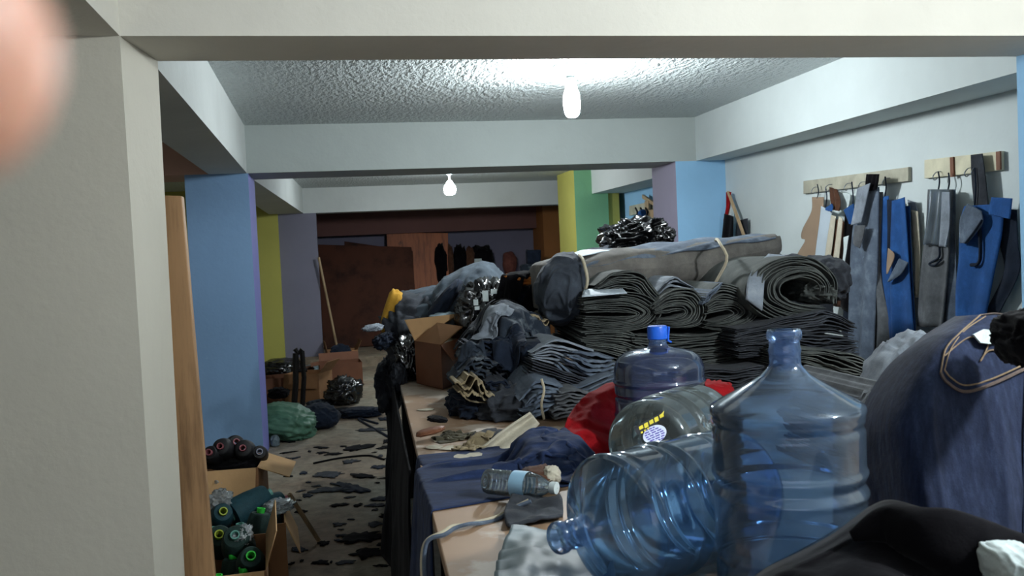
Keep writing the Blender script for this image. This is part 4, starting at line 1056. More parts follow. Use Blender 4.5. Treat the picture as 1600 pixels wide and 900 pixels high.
rail('hook_rail', 'weathered timber hook rail carrying the crowded row of patterns', 1255, 283, 1419, 261, 20, 22, 'rail',
     [(1278, 292), (1300, 288), (1330, 286), (1352, 284), (1365, 280), (1390, 278)])
rail('hook_rail', 'pale timber hook rail nearer the right edge with two blocks', 1444, 250, 1564, 236, 29, 30, 'rail_pale', [(1470, 268), (1520, 262), (1531, 260)], [(1486, 246, 6, 30), (1558, 237, 7, 28)])
Gp = 'sewing patterns hung on the right wall'
def pat(lab, mat, eL, eR, off, seed=0, amp=.006, waves=1.5, name='sewing_pattern', strap=None, thick=.004):
    p0 = onwall(eL[0][0], eL[0][1], off)
    X = p0[0]
    o = hang(name, lab, 'pattern' if name == 'sewing_pattern' else 'garment', M[mat], eL, eR, X, amp, waves, seed, thick, group=Gp)
    if strap:
        mb = MB(); mb.tube(spl([atx(strap[0], strap[1], X), atx((strap[0]+strap[2])/2+2, (strap[1]+strap[3])/2, X-.004), atx(strap[2], strap[3], X)], 10), .004, 6)
        s = obj('hanging_loop', mb, M['navy'], o)
    return o
pat('tan card pattern, leftmost on the hook rail', 'tan', [(1269, 308), (1268, 330), (1254, 358), (1252, 372), (1258, 376), (1246, 398), (1258, 402)], [(1287, 308), (1286, 335), (1284, 360), (1280, 380), (1277, 395), (1271, 416)], .05, 1, .002, 1, strap=(1277, 288, 1277, 310))
pat('white card pattern right of the tan card', 'paper', [(1283, 322), (1280, 350), (1276, 380), (1272, 418)], [(1300, 330), (1296, 360), (1291, 400), (1284, 432)], .06, 2, .004, 1, strap=(1290, 292, 1290, 324))
pat('cream paper strip next to the white card pattern', 'cream', [(1299, 336), (1292, 380), (1286, 432)], [(1306, 338), (1300, 390), (1292, 440)], .08, 3, .004, 1)
pat('brown narrow pattern strip among the cream strips', 'brown_c', [(1305, 342), (1297, 400), (1292, 440)], [(1312, 344), (1306, 400), (1300, 460)], .07, 4, .004, 1)
pat('long cream pattern strip ending lowest beside the brown pattern', 'cream', [(1311, 338), (1303, 400), (1290, 478)], [(1317, 342), (1312, 400), (1301, 478)], .10, 5, .004, 1)
pat('dark brown pattern right of the long cream strip', 'brown_c', [(1316, 345), (1308, 400), (1300, 478)], [(1326, 350), (1322, 410), (1314, 480)], .06, 6, .006, 1)
pat('black pattern cloth in the middle of the crowded rail', 'black', [(1320, 332), (1318, 380), (1312, 478)], [(1340, 335), (1334, 400), (1328, 490)], .07, 7, .008, 1, strap=(1331, 284, 1331, 335))
pat('small torn white paper hanging on the black pattern', 'white_c', [(1318, 371), (1318, 395), (1314, 424)], [(1326, 368), (1322, 395), (1317, 424)], .13, 8, .002, 1)
pat('navy pattern cloth behind the grey denim trousers', 'navy', [(1330, 345), (1324, 420), (1316, 520)], [(1352, 350), (1350, 420), (1345, 560)], .05, 9, .008, 1)
pat('long grey denim trouser panel at the centre of the crowded rail', 'grey_b', [(1346, 300), (1334, 360), (1330, 440), (1328, 580)], [(1373, 292), (1370, 400), (1366, 470), (1360, 580)], .10, 10, .016, 1.5, strap=(1362, 276, 1360, 302), thick=.008)
pat('second grey denim panel flaring out right of the first', 'grey', [(1362, 300), (1362, 400), (1362, 480), (1356, 580)], [(1378, 300), (1374, 420), (1388, 500), (1400, 585)], .08, 11, .014, 1.5, thick=.008)
pat('pale blue denim flap over the top of the grey trouser panel', 'grey_l', [(1340, 294), (1334, 330), (1329, 352)], [(1360, 286), (1350, 330), (1345, 348)], .15, 12, .004, 1)
pat('grey hanging tab with two tails on the grey trouser panel', 'grey', [(1336, 352), (1333, 368), (1332, 380)], [(1352, 352), (1348, 370), (1342, 388)], .16, 13, .006, 1)
pat('bright blue pattern strip right of the grey panels', 'blue_c', [(1373, 308), (1373, 380), (1378, 440), (1392, 560)], [(1388, 306), (1388, 380), (1400, 450), (1410, 560)], .07, 14, .008, 1, strap=(1383, 276, 1382, 310))
pat('dark navy pattern between the two bright blue ones', 'navy', [(1386, 312), (1387, 360), (1386, 420)], [(1396, 312), (1395, 370), (1392, 420)], .075, 15, .004, 1)
pat('wide bright blue pattern with tan triangle on it', 'blue_c', [(1394, 314), (1392, 380), (1392, 440), (1396, 560)], [(1414, 308), (1418, 360), (1422, 420), (1432, 560)], .085, 16, .008, 1.2)
pat('right hand bright blue pattern at the end of the crowded rail', 'blue_c', [(1412, 322), (1416, 380), (1418, 440), (1424, 560)], [(1422, 322), (1424, 380), (1427, 440), (1434, 560)], .06, 17, .004, 1)
pat('tan triangular card piece pinned on the blue patterns', 'tan', [(1388, 388), (1386, 410), (1385, 428)], [(1389, 388), (1398, 400), (1387, 428)], .12, 18, .001, 1)
pat('dark blue folded pocket piece below the tan triangle', 'grey_b', [(1405, 404), (1394, 425), (1386, 440)], [(1419, 410), (1408, 428), (1390, 440)], .12, 19, .003, 1)
pat('cream pattern strip hanging at the far right of the crowded rail', 'cream', [(1424, 328), (1428, 400), (1430, 465)], [(1434, 330), (1437, 400), (1434, 465)], .03, 20, .004, 1)
pat('grey pattern strip behind the cream strip at the rail end', 'grey_l', [(1418, 312), (1424, 350), (1430, 380)], [(1430, 316), (1436, 345), (1437, 380)], .02, 21, .003, 1)
pat('brown rag knotted at the rail above the white card pattern', 'brown_c', [(1296, 292), (1298, 310), (1302, 328)], [(1308, 296), (1314, 315), (1312, 330)], .09, 22, .008, 2)
pat('white rag bunched beside the brown rag on the rail', 'white_c', [(1300, 296), (1306, 315), (1312, 328)], [(1330, 304), (1328, 320), (1324, 334)], .05, 23, .01, 2)
pat('small blue cloth piece over the white card pattern', 'blue_c', [(1291, 324), (1290, 328), (1294, 330)], [(1300, 318), (1302, 324), (1300, 330)], .10, 24, .002, 1)
pat('dark straps bunched on the hooks above the grey trouser panel', 'black', [(1354, 272), (1352, 284), (1350, 300)], [(1374, 272), (1372, 284), (1368, 296)], .13, 25, .01, 3)
pat('blue cloth scrap showing between black pattern and grey panel', 'blue_c', [(1318, 328), (1322, 338), (1326, 350)], [(1334, 318), (1334, 334), (1332, 350)], .09, 26, .004, 1)
# second rail
pat('long grey-green denim panel under clear film on the pale rail', 'grey', [(1451, 296), (1447, 360), (1438, 430), (1432, 510)], [(1488, 296), (1484, 380), (1480, 440), (1474, 512)], .07, 31, .012, 1.5, strap=(1466, 268, 1466, 298), thick=.01)
pat('second grey denim panel behind the film-wrapped one', 'grey_b', [(1480, 296), (1478, 380), (1476, 440), (1472, 512)], [(1492, 296), (1492, 380), (1494, 440), (1497, 512)], .05, 32, .01, 1.2, strap=(1482, 270, 1481, 298))
pat('clear plastic film over the grey denim panel', 'film', [(1452, 296), (1448, 340), (1441, 382)], [(1484, 296), (1482, 340), (1480, 384)], .10, 33, .006, 2.5, thick=.001)
pat('grey hanging tab in front of the film-wrapped denim', 'grey_l', [(1472, 300), (1470, 350), (1468, 385)], [(1484, 300), (1484, 350), (1478, 386)], .12, 34, .003, 1)
def bandx(px, X, r):
    mb = MB(); mb.tube(spl([atx(x, y, X) for x, y in px], 24), r, 6); return obj('wire_hook', mb, M['navy'])
wX = lambda x, y, o: onwall(x, y, o)[0]
bandx([(1468, 386), (1467, 402), (1452, 412), (1460, 415), (1470, 406)], wX(1451, 296, .085), .006)
tag(COL.objects['wire_hook'], 'dark wire hook hanging on the grey denim panel', 'hook')
pat('large bright blue trouser pattern on the pale rail', 'blue_c', [(1508, 322), (1500, 350), (1500, 400), (1496, 450), (1496, 512)], [(1566, 318), (1568, 345), (1564, 380), (1552, 440), (1538, 512)], .07, 35, .01, 1.2, strap=(1523, 262, 1522, 330), thick=.006)
pat('bright blue upper flap right of the dark strap', 'blue_c', [(1550, 308), (1546, 325), (1546, 335)], [(1582, 310), (1580, 330), (1578, 342)], .10, 36, .003, 1)
pat('slate blue panel at the left of the large blue pattern', 'grey_b', [(1512, 318), (1500, 345), (1499, 380)], [(1534, 330), (1535, 350), (1512, 380)], .11, 37, .005, 1)
pat('wide dark slate strap hanging over the pale rail', 'char', [(1517, 242), (1518, 280), (1522, 330)], [(1535, 240), (1540, 280), (1544, 330)], .06, 38, .004, 1)
pat('dark navy pattern at the right end of the pale rail', 'navy', [(1567, 326), (1562, 380), (1568, 425), (1538, 490)], [(1588, 328), (1590, 380), (1592, 425), (1560, 490)], .05, 39, .006, 1)
bandx([(1530, 345), (1532, 395), (1528, 412), (1517, 414)], wX(1508, 322, .085), .009)
tag(COL.objects['wire_hook.001'], 'dark curved hook shape on the large blue trouser pattern', 'hook')
bandx([(1508, 380), (1522, 362), (1534, 344)], wX(1508, 322, .118), .005)
tag(COL.objects['wire_hook.002'], 'slanting dark stick across the slate blue panel', 'hook')

# ------------------------------------------------------------------ far end of the room
M['darkply'] = mat_wood('dark_plywood', '45261a', '170c08', 2.4, (1, 1, 1), knots=False); M['darkply'].node_tree.nodes['Principled BSDF'].inputs['Specular IOR Level'].default_value = .1
M['pine_o'] = mat_wood('orange_pine', '9a5630', '5a2e16', 2.0, (7, 7, .5), knots=True)
M['thin_wood'] = mat_wood('pale_stick', 'a08868', '6d5a40', 3, (3, 3, .5), knots=False)
def slab(name, lab, cat, pts, Ybot, lean, th, mat):
    # pts: 4 picture corners (bottom left, bottom right, top right, top left)
    a = [at(x, y, Ybot+(lean if k > 1 else 0)) for k, (x, y) in enumerate(pts)]
    a[0][2] = max(a[0][2], .142); a[1][2] = max(a[1][2], .142)
    n = np.array([0, th, 0]); mb = MB(); mb.hexa([a[0], a[1], a[1]+n, a[0]+n, a[3], a[2], a[2]+n, a[3]+n])
    return tag(obj(name, mb, M[mat], smooth=False, bevel=.004), lab, cat)
slab('wood_panel', 'orange-brown pine panel standing upright against the back wall', 'board', [(612, 534), (704, 534), (700, 364), (604, 364)], 14.95, .2, .05, 'pine_o')
slab('plywood_sheet', 'dark plywood sheet behind the front one, its top edge sloping right', 'board', [(540, 540), (652, 540), (645, 392), (538, 377)], 14.7, .25, .03, 'darkply')
slab('plywood_sheet', 'large dark plywood sheet leaning in front of the others at the back', 'board', [(502, 545), (656, 543), (643, 386), (494, 382)], 14.3, .35, .03, 'darkply')
mb = MB(); pa, pb_ = atz(529, 554, .15), at(498, 402, 13.3); mb.tube([pa, pb_], .017, 8)
tag(obj('broom_stick', mb, M['thin_wood']), 'long pale wooden pole leaning in the back left corner', 'pole')
Gc = 'dark garments hung along the back wall'
def coat(lab, cx, cy, rx, ry, mat, seed, cat='coat', name='hanging_coat'):
    o = lump(name, lab, cat, M[mat], cx, cy, rx, ry, 15.15, .12, fold=.25, fs=2.2, seed=seed, sub=4, power=2.8, base=.2, stretch=(1.8, 1, .7), group=Gc)
    return o
coat('black coat hanging on the pine panel, leftmost of the hung garments', 690, 428, 11, 45, 'black', 201)
coat('brown and grey scarf strip between the two black coats', 705, 425, 5, 42, 'brown_c', 202, 'scarf', 'hanging_scarf')
coat('black coat with a pale belt line right of the scarf strip', 719, 430, 12, 44, 'black', 203)
coat('brown garment in the middle of the hung garments', 735, 418, 9, 34, 'brown_c', 204)
coat('dark coat with broad shoulders, largest of the hung garments', 755, 424, 17, 42, 'black', 205)
coat('brown garment low between the black coats', 741, 425, 8, 20, 'brown_c', 206)
p_ = at(748, 407, 14.95); mb = MB(); mb.box(p_[0]-.06, p_[0]+.06, p_[1]+.06, p_[1]+.09, p_[2]-.035, p_[2]+.03)
tag(obj('paper_tag', mb, M['white_c'], smooth=False), 'white rectangular tag on the broad-shouldered dark coat', 'tag')
lump('brown_bag', 'reddish brown rounded bag hanging alone on the back wall', 'bag', mat_cloth('red_brown_cloth', '6b4038'), 796, 411, 11, 19, 15.3, .12, fold=.12, seed=210, sub=4, base=.2)
lump('folded_jeans', 'navy folded stack standing near the orange column', 'jeans', M['navy'], 834, 402, 12, 12, 14.0, .15, fold=.1, seed=211, sub=4, power=6, base=.2)
lump('folded_jeans', 'light blue folded denim under the navy stack by the orange column', 'jeans', M['wash'], 830, 421, 18, 9, 13.9, .18, fold=.15, seed=212, sub=4, power=5, base=.2)
c_ = at(834, 440, 13.9)
t = thing('storage_rack', 'dark rack at the back carrying the folded denim, mostly hidden', 'shelf', (c_[0], c_[1], .14))
zt = at(832, 430, 13.9)[2]-.02
obj('rack_shelf', MB().box(c_[0]-.35, c_[0]+.3, c_[1]-.25, c_[1]+.3, zt-.03, zt), M['black_edge'], t, smooth=False)
for sx in (-.33, .27):
    for sy in (-.22, .27): obj('leg', MB().box(c_[0]+sx-.02, c_[0]+sx+.02, c_[1]+sy-.02, c_[1]+sy+.02, .141, zt-.031), M['black_edge'], t, smooth=False)

# wooden bracket with hooks on the light blue wall of the farther bay
q1, q2 = atx(983, 322, XWFAR-.03), atx(1024, 322, XWFAR-.03)
t = thing('hook_rail', 'tan wooden hook rail with cords on the light blue wall of the farther bay', 'rail', q1)
def farbar(x0, y0, x1, y1, h, mat, off, parent, nm):
    a, b = atx(x0, y0, XWFAR-off), atx(x1, y1, XWFAR-off); c, d = atx(x1, y1+h, XWFAR-off), atx(x0, y0+h, XWFAR-off); n = np.array([.03, 0, 0])
    obj(nm, MB().hexa([d, c, c+n, d+n, a, b, b+n, a+n]), M[mat], parent, smooth=False, bevel=.004)
farbar(983, 322, 1020, 314, 15, 'rail', .05, t, 'rail_board')
farbar(1003, 304, 1024, 318, 6, 'thin_wood', .09, t, 'wood_arm')
farbar(1012, 328, 1025, 327, 14, 'thin_wood', .12, t, 'wood_block')
farbar(1007, 314, 1013, 314, 24, 'thin_wood', .10, t, 'wood_post')
for k, x in enumerate((993, 1001, 1009)):
    mb = MB(); mb.tube(spl([atx(x, 325, XWFAR-.1), atx(x+3, 333, XWFAR-.14), atx(x-1, 345, XWFAR-.13), atx(x+1, 358, XWFAR-.12)], 12), .012, 6)
    tag(obj('cord', mb, M['black']), ['black cord on the leftmost hook of the far rail', 'black cord on the middle hook of the far rail', 'black cord on the right hook of the far rail'][k], 'cord', 'black cords on the far rail')
lump('blue_rag', 'blue rag hanging under the far hook rail above the black bags', 'rag', M['blue_c'], 1005, 340, 9, 12, atx(1005, 335, XWFAR-.12)[1], .08, fold=.3, seed=220, sub=4, base=1)
# things hanging beside the light blue pillar
def nearw(x, y, off): return onwall(x, y, off)
mb = MB(); mb.tube([nearw(1138, 300, .06), nearw(1166, 378, .10)], .014, 6); tag(obj('wooden_stick', mb, M['thin_wood']), 'pale wooden stick slanting on the wall beside the light blue pillar', 'stick')
XN = nearw(1140, 320, .06)[0]
for k, (lab, mat, L, R_, of) in enumerate([
    ('red cloth strip hanging beside the light blue pillar', 'red', [(1135, 300), (1134, 325), (1131, 345)], [(1142, 300), (1139, 325), (1135, 345)], .0),
    ('white cloth strip hanging beside the red strip near the pillar', 'white_c', [(1138, 315), (1137, 340), (1134, 376)], [(1145, 318), (1147, 340), (1146, 376)], .02),
    ('black cloth hanging low beside the light blue pillar', 'black', [(1132, 334), (1130, 350), (1128, 376)], [(1146, 338), (1146, 350), (1145, 378)], -.03),
    ('dark cloth bundle hanging right of the slanting stick', 'char', [(1152, 345), (1151, 360), (1150, 382)], [(1168, 341), (1168, 360), (1167, 382)], .03)]):
    hang('hanging_cloth', lab, 'cloth', M[mat], L, R_, XN+of, .01, 1.5, k, .008, group='cloths hung beside the light blue pillar')

# ------------------------------------------------------------------ floor: left aisle
GB = 'cardboard boxes along the aisle floor'
def boxat(lab, px, py, L, W, H, rz, mat, flaps, z=0, fl=None, inner=None):
    p = atz(px, py, z); return carton('cardboard_box', lab, L, W, H, (p[0], p[1]+W/2, z+.002), math.radians(rz), mat, flaps, inner, GB, fl)
boxat('brown cardboard box with torn flaps farthest along the aisle', 535, 573, .42, .36, .22, 5, 'card_d', (('front', 150), ('left', 10), ('right', 25)), z=.0, fl=.14)
boxat('brown cardboard box with closed sides behind the black bag', 533, 602, .5, .4, .26, 3, 'card_r', (('back', 20), ('left', 100)), fl=.1)
boxat('tan cardboard box turned sideways left of the black bag', 483, 628, .40, .35, .30, -24, 'card_d', (('front', 165), ('right', 40)), fl=.16)
boxat('dark brown cardboard box half hidden beside the blue pillar', 440, 628, .4, .35, .26, 12, 'card_r', (('left', 70), ('right', 120)), fl=.14)
def fl_lump(name, lab, cat, mat, x, y, rx, ry, z0=0, **k):
    c = atz(x, y+ry, z0); return lump(name, lab, cat, M[mat], x, y, rx, ry, c[1]+.1, k.pop('rd', .2), base=z0+.003, **k)
fl_lump('navy_cloth', 'navy cloth stuffed into the farthest cardboard box', 'cloth', 'navy', 533, 553, 16, 14, .1, rd=.1, fold=.3, seed=230, sub=4)
fl_lump('plastic_bag', 'black plastic bag with pale marks in front of the boxes', 'bag', 'bagblack', 537, 611, 27, 22, fold=.4, fs=1.8, seed=231, rd=.22)
fl_lump('plastic_bag', 'black bag mound high beside the blue pillar in the aisle', 'bag', 'bagblack', 440, 575, 28, 14, .2, fold=.3, fs=1.8, seed=232, rd=.3)
fl_lump('dark_sack', 'round dark navy sack lying behind the green sack', 'sack', 'navy', 498, 651, 33, 20, fold=.12, fs=2.2, seed=233, rd=.2, power=2.2)
fl_lump('jeans', 'navy jeans trailing on the floor right of the dark sack', 'jeans', 'navy', 563, 645, 36, 8, fold=.3, fs=4, seed=234, rd=.16, stretch=(.5, 1, 2))
M['sack_green'] = mat_plain('green_poly_sack', '4d7560', .55, .15, 8, bmp=.5, bscale=26)
fl_lump('green_sack', 'green woven plastic sack slumped against the blue pillar', 'sack', 'sack_green', 446, 660, 50, 27, fold=.18, fs=2.6, seed=235, rd=.28, tilt=-12, stretch=(1, 1, 1.8))
fl_lump('plastic_bottle', 'crumpled clear plastic bottle on the floor by the pillar foot', 'bottle', 'baggrey', 430, 690, 7, 11, fold=.25, seed=236, sub=4, rd=.05)
fl_lump('cloth_scrap', 'grey and white rag heap between boxes and dark sack', 'scrap', 'wash', 500, 630, 22, 6, fold=.4, fs=4, seed=237, rd=.1, sub=4)
fl_lump('plastic_bag', 'white plastic heap behind the frame at the lilac pillar foot', 'bag', 'baggrey', 486, 577, 16, 7, fold=.3, seed=238, sub=4)
for k, (x, y, rx, ry, mt, lab) in enumerate([(432, 596, 14, 9, 'wash', 'grey rag in the clutter right of the blue pillar'), (447, 600, 12, 8, 'card_d', 'crumpled brown paper in the clutter beside the metal frame'),
        (480, 580, 10, 8, 'brown_c', 'brown rag on top of the tan cardboard box'), (435, 615, 16, 9, 'black', 'black rag low in the clutter by the pillar')]):
    fl_lump('cloth_scrap', lab, 'scrap', mt, x, y, rx, ry, .1, fold=.4, fs=3.5, seed=240+k, sub=4, rd=.12)
# dark upright metal frame in the clutter
fb = atz(470, 640, 0); t = thing('metal_frame', 'dark upright metal stand in the clutter beyond the blue pillar', 'stand', fb)
M['dkmetal'] = mat_plain('dark_metal', '1c1a1a', .5, .2, 20, metal=.5)
Yq = fb[1]
for nm, pts, r in (('post', [(462, 552), (462, 600), (459, 641)], .03), ('post', [(472, 548), (475, 590), (472, 641)], .025), ('cross_bar', [(458, 580), (480, 578)], .02), ('clamp', [(461, 545), (466, 552), (472, 546)], .025)):
    mb = MB(); mb.tube([at(x, y, Yq) for x, y in pts], r, 8); obj(nm, mb, M['dkmetal'], t)
# boxes in the left foreground
bX = atz(372, 905, 0)[0]
bA = carton('cardboard_box', 'front cardboard box of green-tipped thread cones, nearest at the left', .50, .50, .34, (bX-.05, 3.80, .003), math.radians(4), 'card_d', (('right', 18), ('front', 140)), 'card', GB, .15)
bB = carton('cardboard_box', 'middle cardboard box with teal thread cones in plastic bags', .54, .44, .34, (bX-.03, 4.40, .003), math.radians(4), 'card_d', (('right', 158),), 'card', GB, .16)
bC = carton('cardboard_box', 'rear cardboard box with its wide flap folded down in front', .50, .42, .34, (-.73, 5.62, .003), math.radians(-3), 'card_d', (('front', 152), ('right', 112), ('left', 60)), 'card', GB, .19)
M['cone_green'] = mat_plain('dark_green_thread', '17302c', .8, .15, 60, bmp=.3, bscale=200)
M['cone_teal'] = mat_plain('teal_thread', '17404a', .7, .15, 60, bmp=.3, bscale=200)
M['cone_black'] = mat_plain('black_thread', '101014', .6, .2, 60, bmp=.3, bscale=200)
M['core_green'] = mat_plain('bright_green_plastic', '35c040', .4, .05); M['core_yel'] = mat_plain('yellow_green_plastic', 'a8b83c', .5, .05)
M['core_pink'] = mat_plain('dusty_pink_plastic', '9a5a62', .5, .05); M['core_blue'] = mat_plain('grey_plastic_core', '8b8fa0', .5, .05)
M['core_teal'] = mat_plain('pale_teal_plastic', '6ca398', .5, .05)
def cone(name, lab, loc, d, body, core, group, r=.055, h=.14):
    t = thing(name, lab, 'thread', loc, rot_axis(d, 0), group)
    obj('thread_winding', MB().lathe([(.022, .004), (r*1.05, .005), (r*1.08, .02), (r*1.0, h*.5), (r*.8, h*.92), (r*.7, h*.97), (.02, h*.98)], 28), M[body], t, local=True)
    obj('cone_core', MB().lathe([(.024, -.004), (.028, -.004), (.026, .006), (.017, h*.96), (.019, h+.018), (.014, h+.018), (.012, h*.9), (.020, .006), (.024, -.004)], 24), M[core], t, local=True)
    return t
def inb(x, y, z): return atz(x, y, z)
GA_, GBB = 'thread cones in the front box', 'thread cones in the middle box'
cone('thread_cone', 'dark thread cone with yellow-green rim at the left of the front box', inb(344, 853, .30), (.1, -.8, .55), 'cone_green', 'core_yel', GA_, .06)
cone('thread_cone', 'thread cone with pale teal ring wrapped in film, centre of the front box', inb(374, 858, .31), (.0, -.75, .6), 'cone_green', 'core_teal', GA_, .065)
cone('thread_cone', 'dark thread cone with bright green core low in the front box', inb(392, 884, .29), (.1, -.8, .5), 'cone_green', 'core_green', GA_, .055)
cone('thread_cone', 'dark thread cone with green tip at the back of the front box', inb(399, 850, .27), (.2, .1, .95), 'cone_green', 'core_green', GA_, .055)
cone('thread_cone', 'big teal thread cone lying across the middle box', inb(362, 806, .33), (.75, .45, .3), 'cone_teal', 'core_teal', GBB, .068, .20)
cone('thread_cone', 'teal thread cone at the right of the middle box', inb(396, 800, .32), (.8, .4, .15), 'cone_teal', 'core_pink', GBB, .06, .16)
cone('thread_cone', 'thread cone with yellow core in film at the left of the middle box', inb(343, 812, .31), (.2, -.75, .4), 'cone_teal', 'core_yel', GBB, .055, .15)
pa_ = cone('thread_cone', 'plain dark green thread cone standing low among the others in the front box', (bX-.2, 3.66, .16), (0, 0, 1), 'cone_green', 'core_green', GA_, .055)
for x, y in ((-.08, 3.64), (.03, 3.64), (.12, 3.70), (-.2, 3.85), (-.07, 3.92), (.06, 3.90)): dup(pa_, (bX+x, y, .165), label=f'plain dark green thread cone low in the front box, {"front" if y < 3.75 else "back"} row, {"far left" if x < -.15 else "left of centre" if x < 0 else "right of centre" if x < .1 else "far right"}')
pb2 = cone('thread_cone', 'plain teal thread cone standing low among the others in the middle box', (bX-.2, 4.30, .17), (0, 0, 1), 'cone_teal', 'core_teal', GBB, .055)
for x, y in ((-.07, 4.28), (.05, 4.30), (.16, 4.32), (-.2, 4.45), (-.06, 4.46), (.08, 4.48), (.17, 4.5)): dup(pb2, (bX+x, y, .175), label=f'plain teal thread cone low in the middle box, {"front" if y < 4.4 else "back"} row, {"far left" if x < -.15 else "left of centre" if x < 0 else "right of centre" if x < .1 else "far right"}')
for bx_, by_, w_, hh in ((bX-.05, 3.80, .23, .16), (bX-.03, 4.40, .25, .17)):
    mb = MB(); mb.box(bx_-w_, bx_+w_, by_-.19, by_+.19, .012, hh-.004)
    tag(obj('cardboard_tray', mb, M['card_d'], smooth=False), 'cardboard layer under the cones inside the '+('front' if by_ < 4 else 'middle')+' box, mostly hidden', 'tray')
M['filmbag'] = mat_plastic('crumpled_film', 'eef2f2', 'd6dcde', .6, .15)
def film(lab, x, y, rx, ry, z, seed):
    c = atz(x, y+ry*.5, z); lump('plastic_film', lab, 'film', M['filmbag'], x, y, rx, ry, c[1], .07, fold=.5, fs=2.2, seed=seed, base=.05)
film('crumpled clear film round the centre cone of the front box', 377, 838, 16, 15, .36, 251)
film('crumpled clear film at the left of the middle box', 345, 785, 18, 18, .37, 252)
film('crumpled clear film at the right rim of the middle box', 436, 790, 22, 9, .36, 253)
film('crumpled clear film behind the teal cones in the middle box', 398, 778, 22, 8, .36, 256)
film('crumpled clear film by the timber in front of the rear box', 343, 762, 19, 20, .20, 254)
for k, (x, y, r, lab) in enumerate([(338, 712, .05, 'small black spool with pink rim at the left of the black spools'), (352, 703, .06, 'black spool lying with its pale pink core towards the camera'),
        (383, 706, .062, 'tall black spool with pink lower core in the middle of the spools'), (405, 712, .05, 'small black spool with grey core at the right of the spools'), (366, 697, .055, 'black spool on top at the back of the spools')]):
    p = at(x, y, 5.56+.03*k); cone('thread_cone', lab, p, (.1*k-.2, -.85, .35), 'cone_black', 'core_blue' if k == 3 else 'core_pink', 'black spools in the rear box', r, .11)
lump('black_cloth', 'black cloth filling under the black spools in the rear box', 'cloth', M['black'], 364, 722, 44, 10, 5.66, .14, fold=.2, seed=255, sub=4, base=.02)
# loose stick against the boxes
mb = MB(); a_, b_ = atz(452, 772, .3), atz(498, 845, .01); mb.tube([a_, b_], .012, 6)
tag(obj('wooden_stick', mb, M['thin_wood']), 'thin wooden stick leaning from the middle box to the floor', 'stick')

# scraps trodden on the floor
rnd = random.Random(77)
GS = 'dark cloth scraps strewn on the aisle floor'
spots = [(455, 690, 16), (443, 720, 14), (462, 716, 8), (500, 700, 12), (535, 640, 20), (512, 742, 30), (545, 762, 34), (570, 745, 22), (530, 790, 14), (495, 760, 8), (590, 730, 20), (600, 700, 16),
         (470, 800, 12), (520, 765, 30), (600, 780, 26), (560, 840, 40), (575, 865, 36), (590, 820, 18), (470, 860, 14), (505, 850, 12), (610, 850, 22), (540, 880, 14), (480, 775, 12), (560, 700, 26),
         (520, 710, 14), (580, 672, 24), (600, 655, 18), (450, 745, 8), (620, 745, 18), (548, 722, 16), (475, 740, 10), (610, 810, 20), (500, 880, 16), (530, 820, 12), (585, 790, 14), (605, 690, 14)]
for _ in range(34): spots.append((rnd.uniform(450, 625), rnd.uniform(690, 890), rnd.uniform(4, 11)))
where = ['in the lit strip', 'in the table shadow', 'near the boxes', 'in the middle of the aisle']
side = lambda x: 'beside the boxes' if x < 480 else ('mid aisle' if x < 550 else 'by the table')
far_ = lambda y: 'far along' if y < 705 else ('halfway along' if y < 780 else 'near the camera')
for k, (x, y, s) in enumerate(spots):
    c = atz(x, y, .0); ppm = FPX/c[1]; R = s/ppm/2*1.1; n = 9; ang = rnd.uniform(0, 6.28); el = rnd.uniform(.75, 1.3)
    G = np.zeros((n, n, 3)); u = np.linspace(-1, 1, n)
    for i in range(n):
        for j in range(n):
            rr = max(.3, 1+.75*float(fbm(np.array([[u[i]*1.7+k, u[j]*1.7, k*3.1]]), 5, 3)[0])); mxx = max(abs(u[i]), abs(u[j])); nn_ = math.hypot(u[i], u[j])+1e-6
            dx, dy = u[i]*mxx/nn_*rr*R*el, u[j]*mxx/nn_*rr*R/el*1.5
            G[i, j] = c+np.array([dx*math.cos(ang)-dy*math.sin(ang), dx*math.sin(ang)+dy*math.cos(ang), .004+.03*R*2*(1+float(fbm(np.array([[dx*30, dy*30, k]]), 8, 2)[0]))*(1-nn_*.5)])
    G[..., 2] = np.maximum(G[..., 2], .003)
    mb = MB(); mb.grid(G); o = obj('cloth_scrap', mb, M[['black', 'char', 'navy', 'black'][k % 4]], solid=.003, ang=0)
    tag(o, ['tiny ', 'small ', 'broad ', 'huge '][0 if s < 9 else 1 if s < 15 else 2 if s < 27 else 3]+['black', 'charcoal', 'navy', 'sooty'][k % 4]+' cloth scrap on floor, '+far_(y)+', '+side(x), 'scrap', GS)
from collections import defaultdict
same = defaultdict(list)
for o in COL.objects:
    if o.get('group') == GS: same[o['label']].append(o)
for lb_, os_ in same.items():
    if len(os_) > 1:
        os_.sort(key=lambda q: q.location.y)
        for k, o in enumerate(os_): o['label'] = lb_+', '+['nearest', 'second nearest', 'third nearest', 'fourth nearest', 'fifth nearest'][min(k, 4)]+' such piece'
mb = MB(); a_ = atz(490, 724, .01); mb.tube(spl([atz(490, 724, .006), atz(530, 716, .006), atz(575, 712, .006), atz(600, 718, .006)], 20), .008, 6)
tag(obj('cord', mb, M['black']), 'dark cord lying across the aisle floor', 'cord')
mb = MB(); mb.tube(spl([atz(590, 662, .006), atz(560, 655, .006), atz(620, 690, .006), atz(640, 700, .006)], 20), .012, 6)
tag(obj('cord', mb, M['navy']), 'long navy strip trailing on the floor toward the table leg', 'cord')
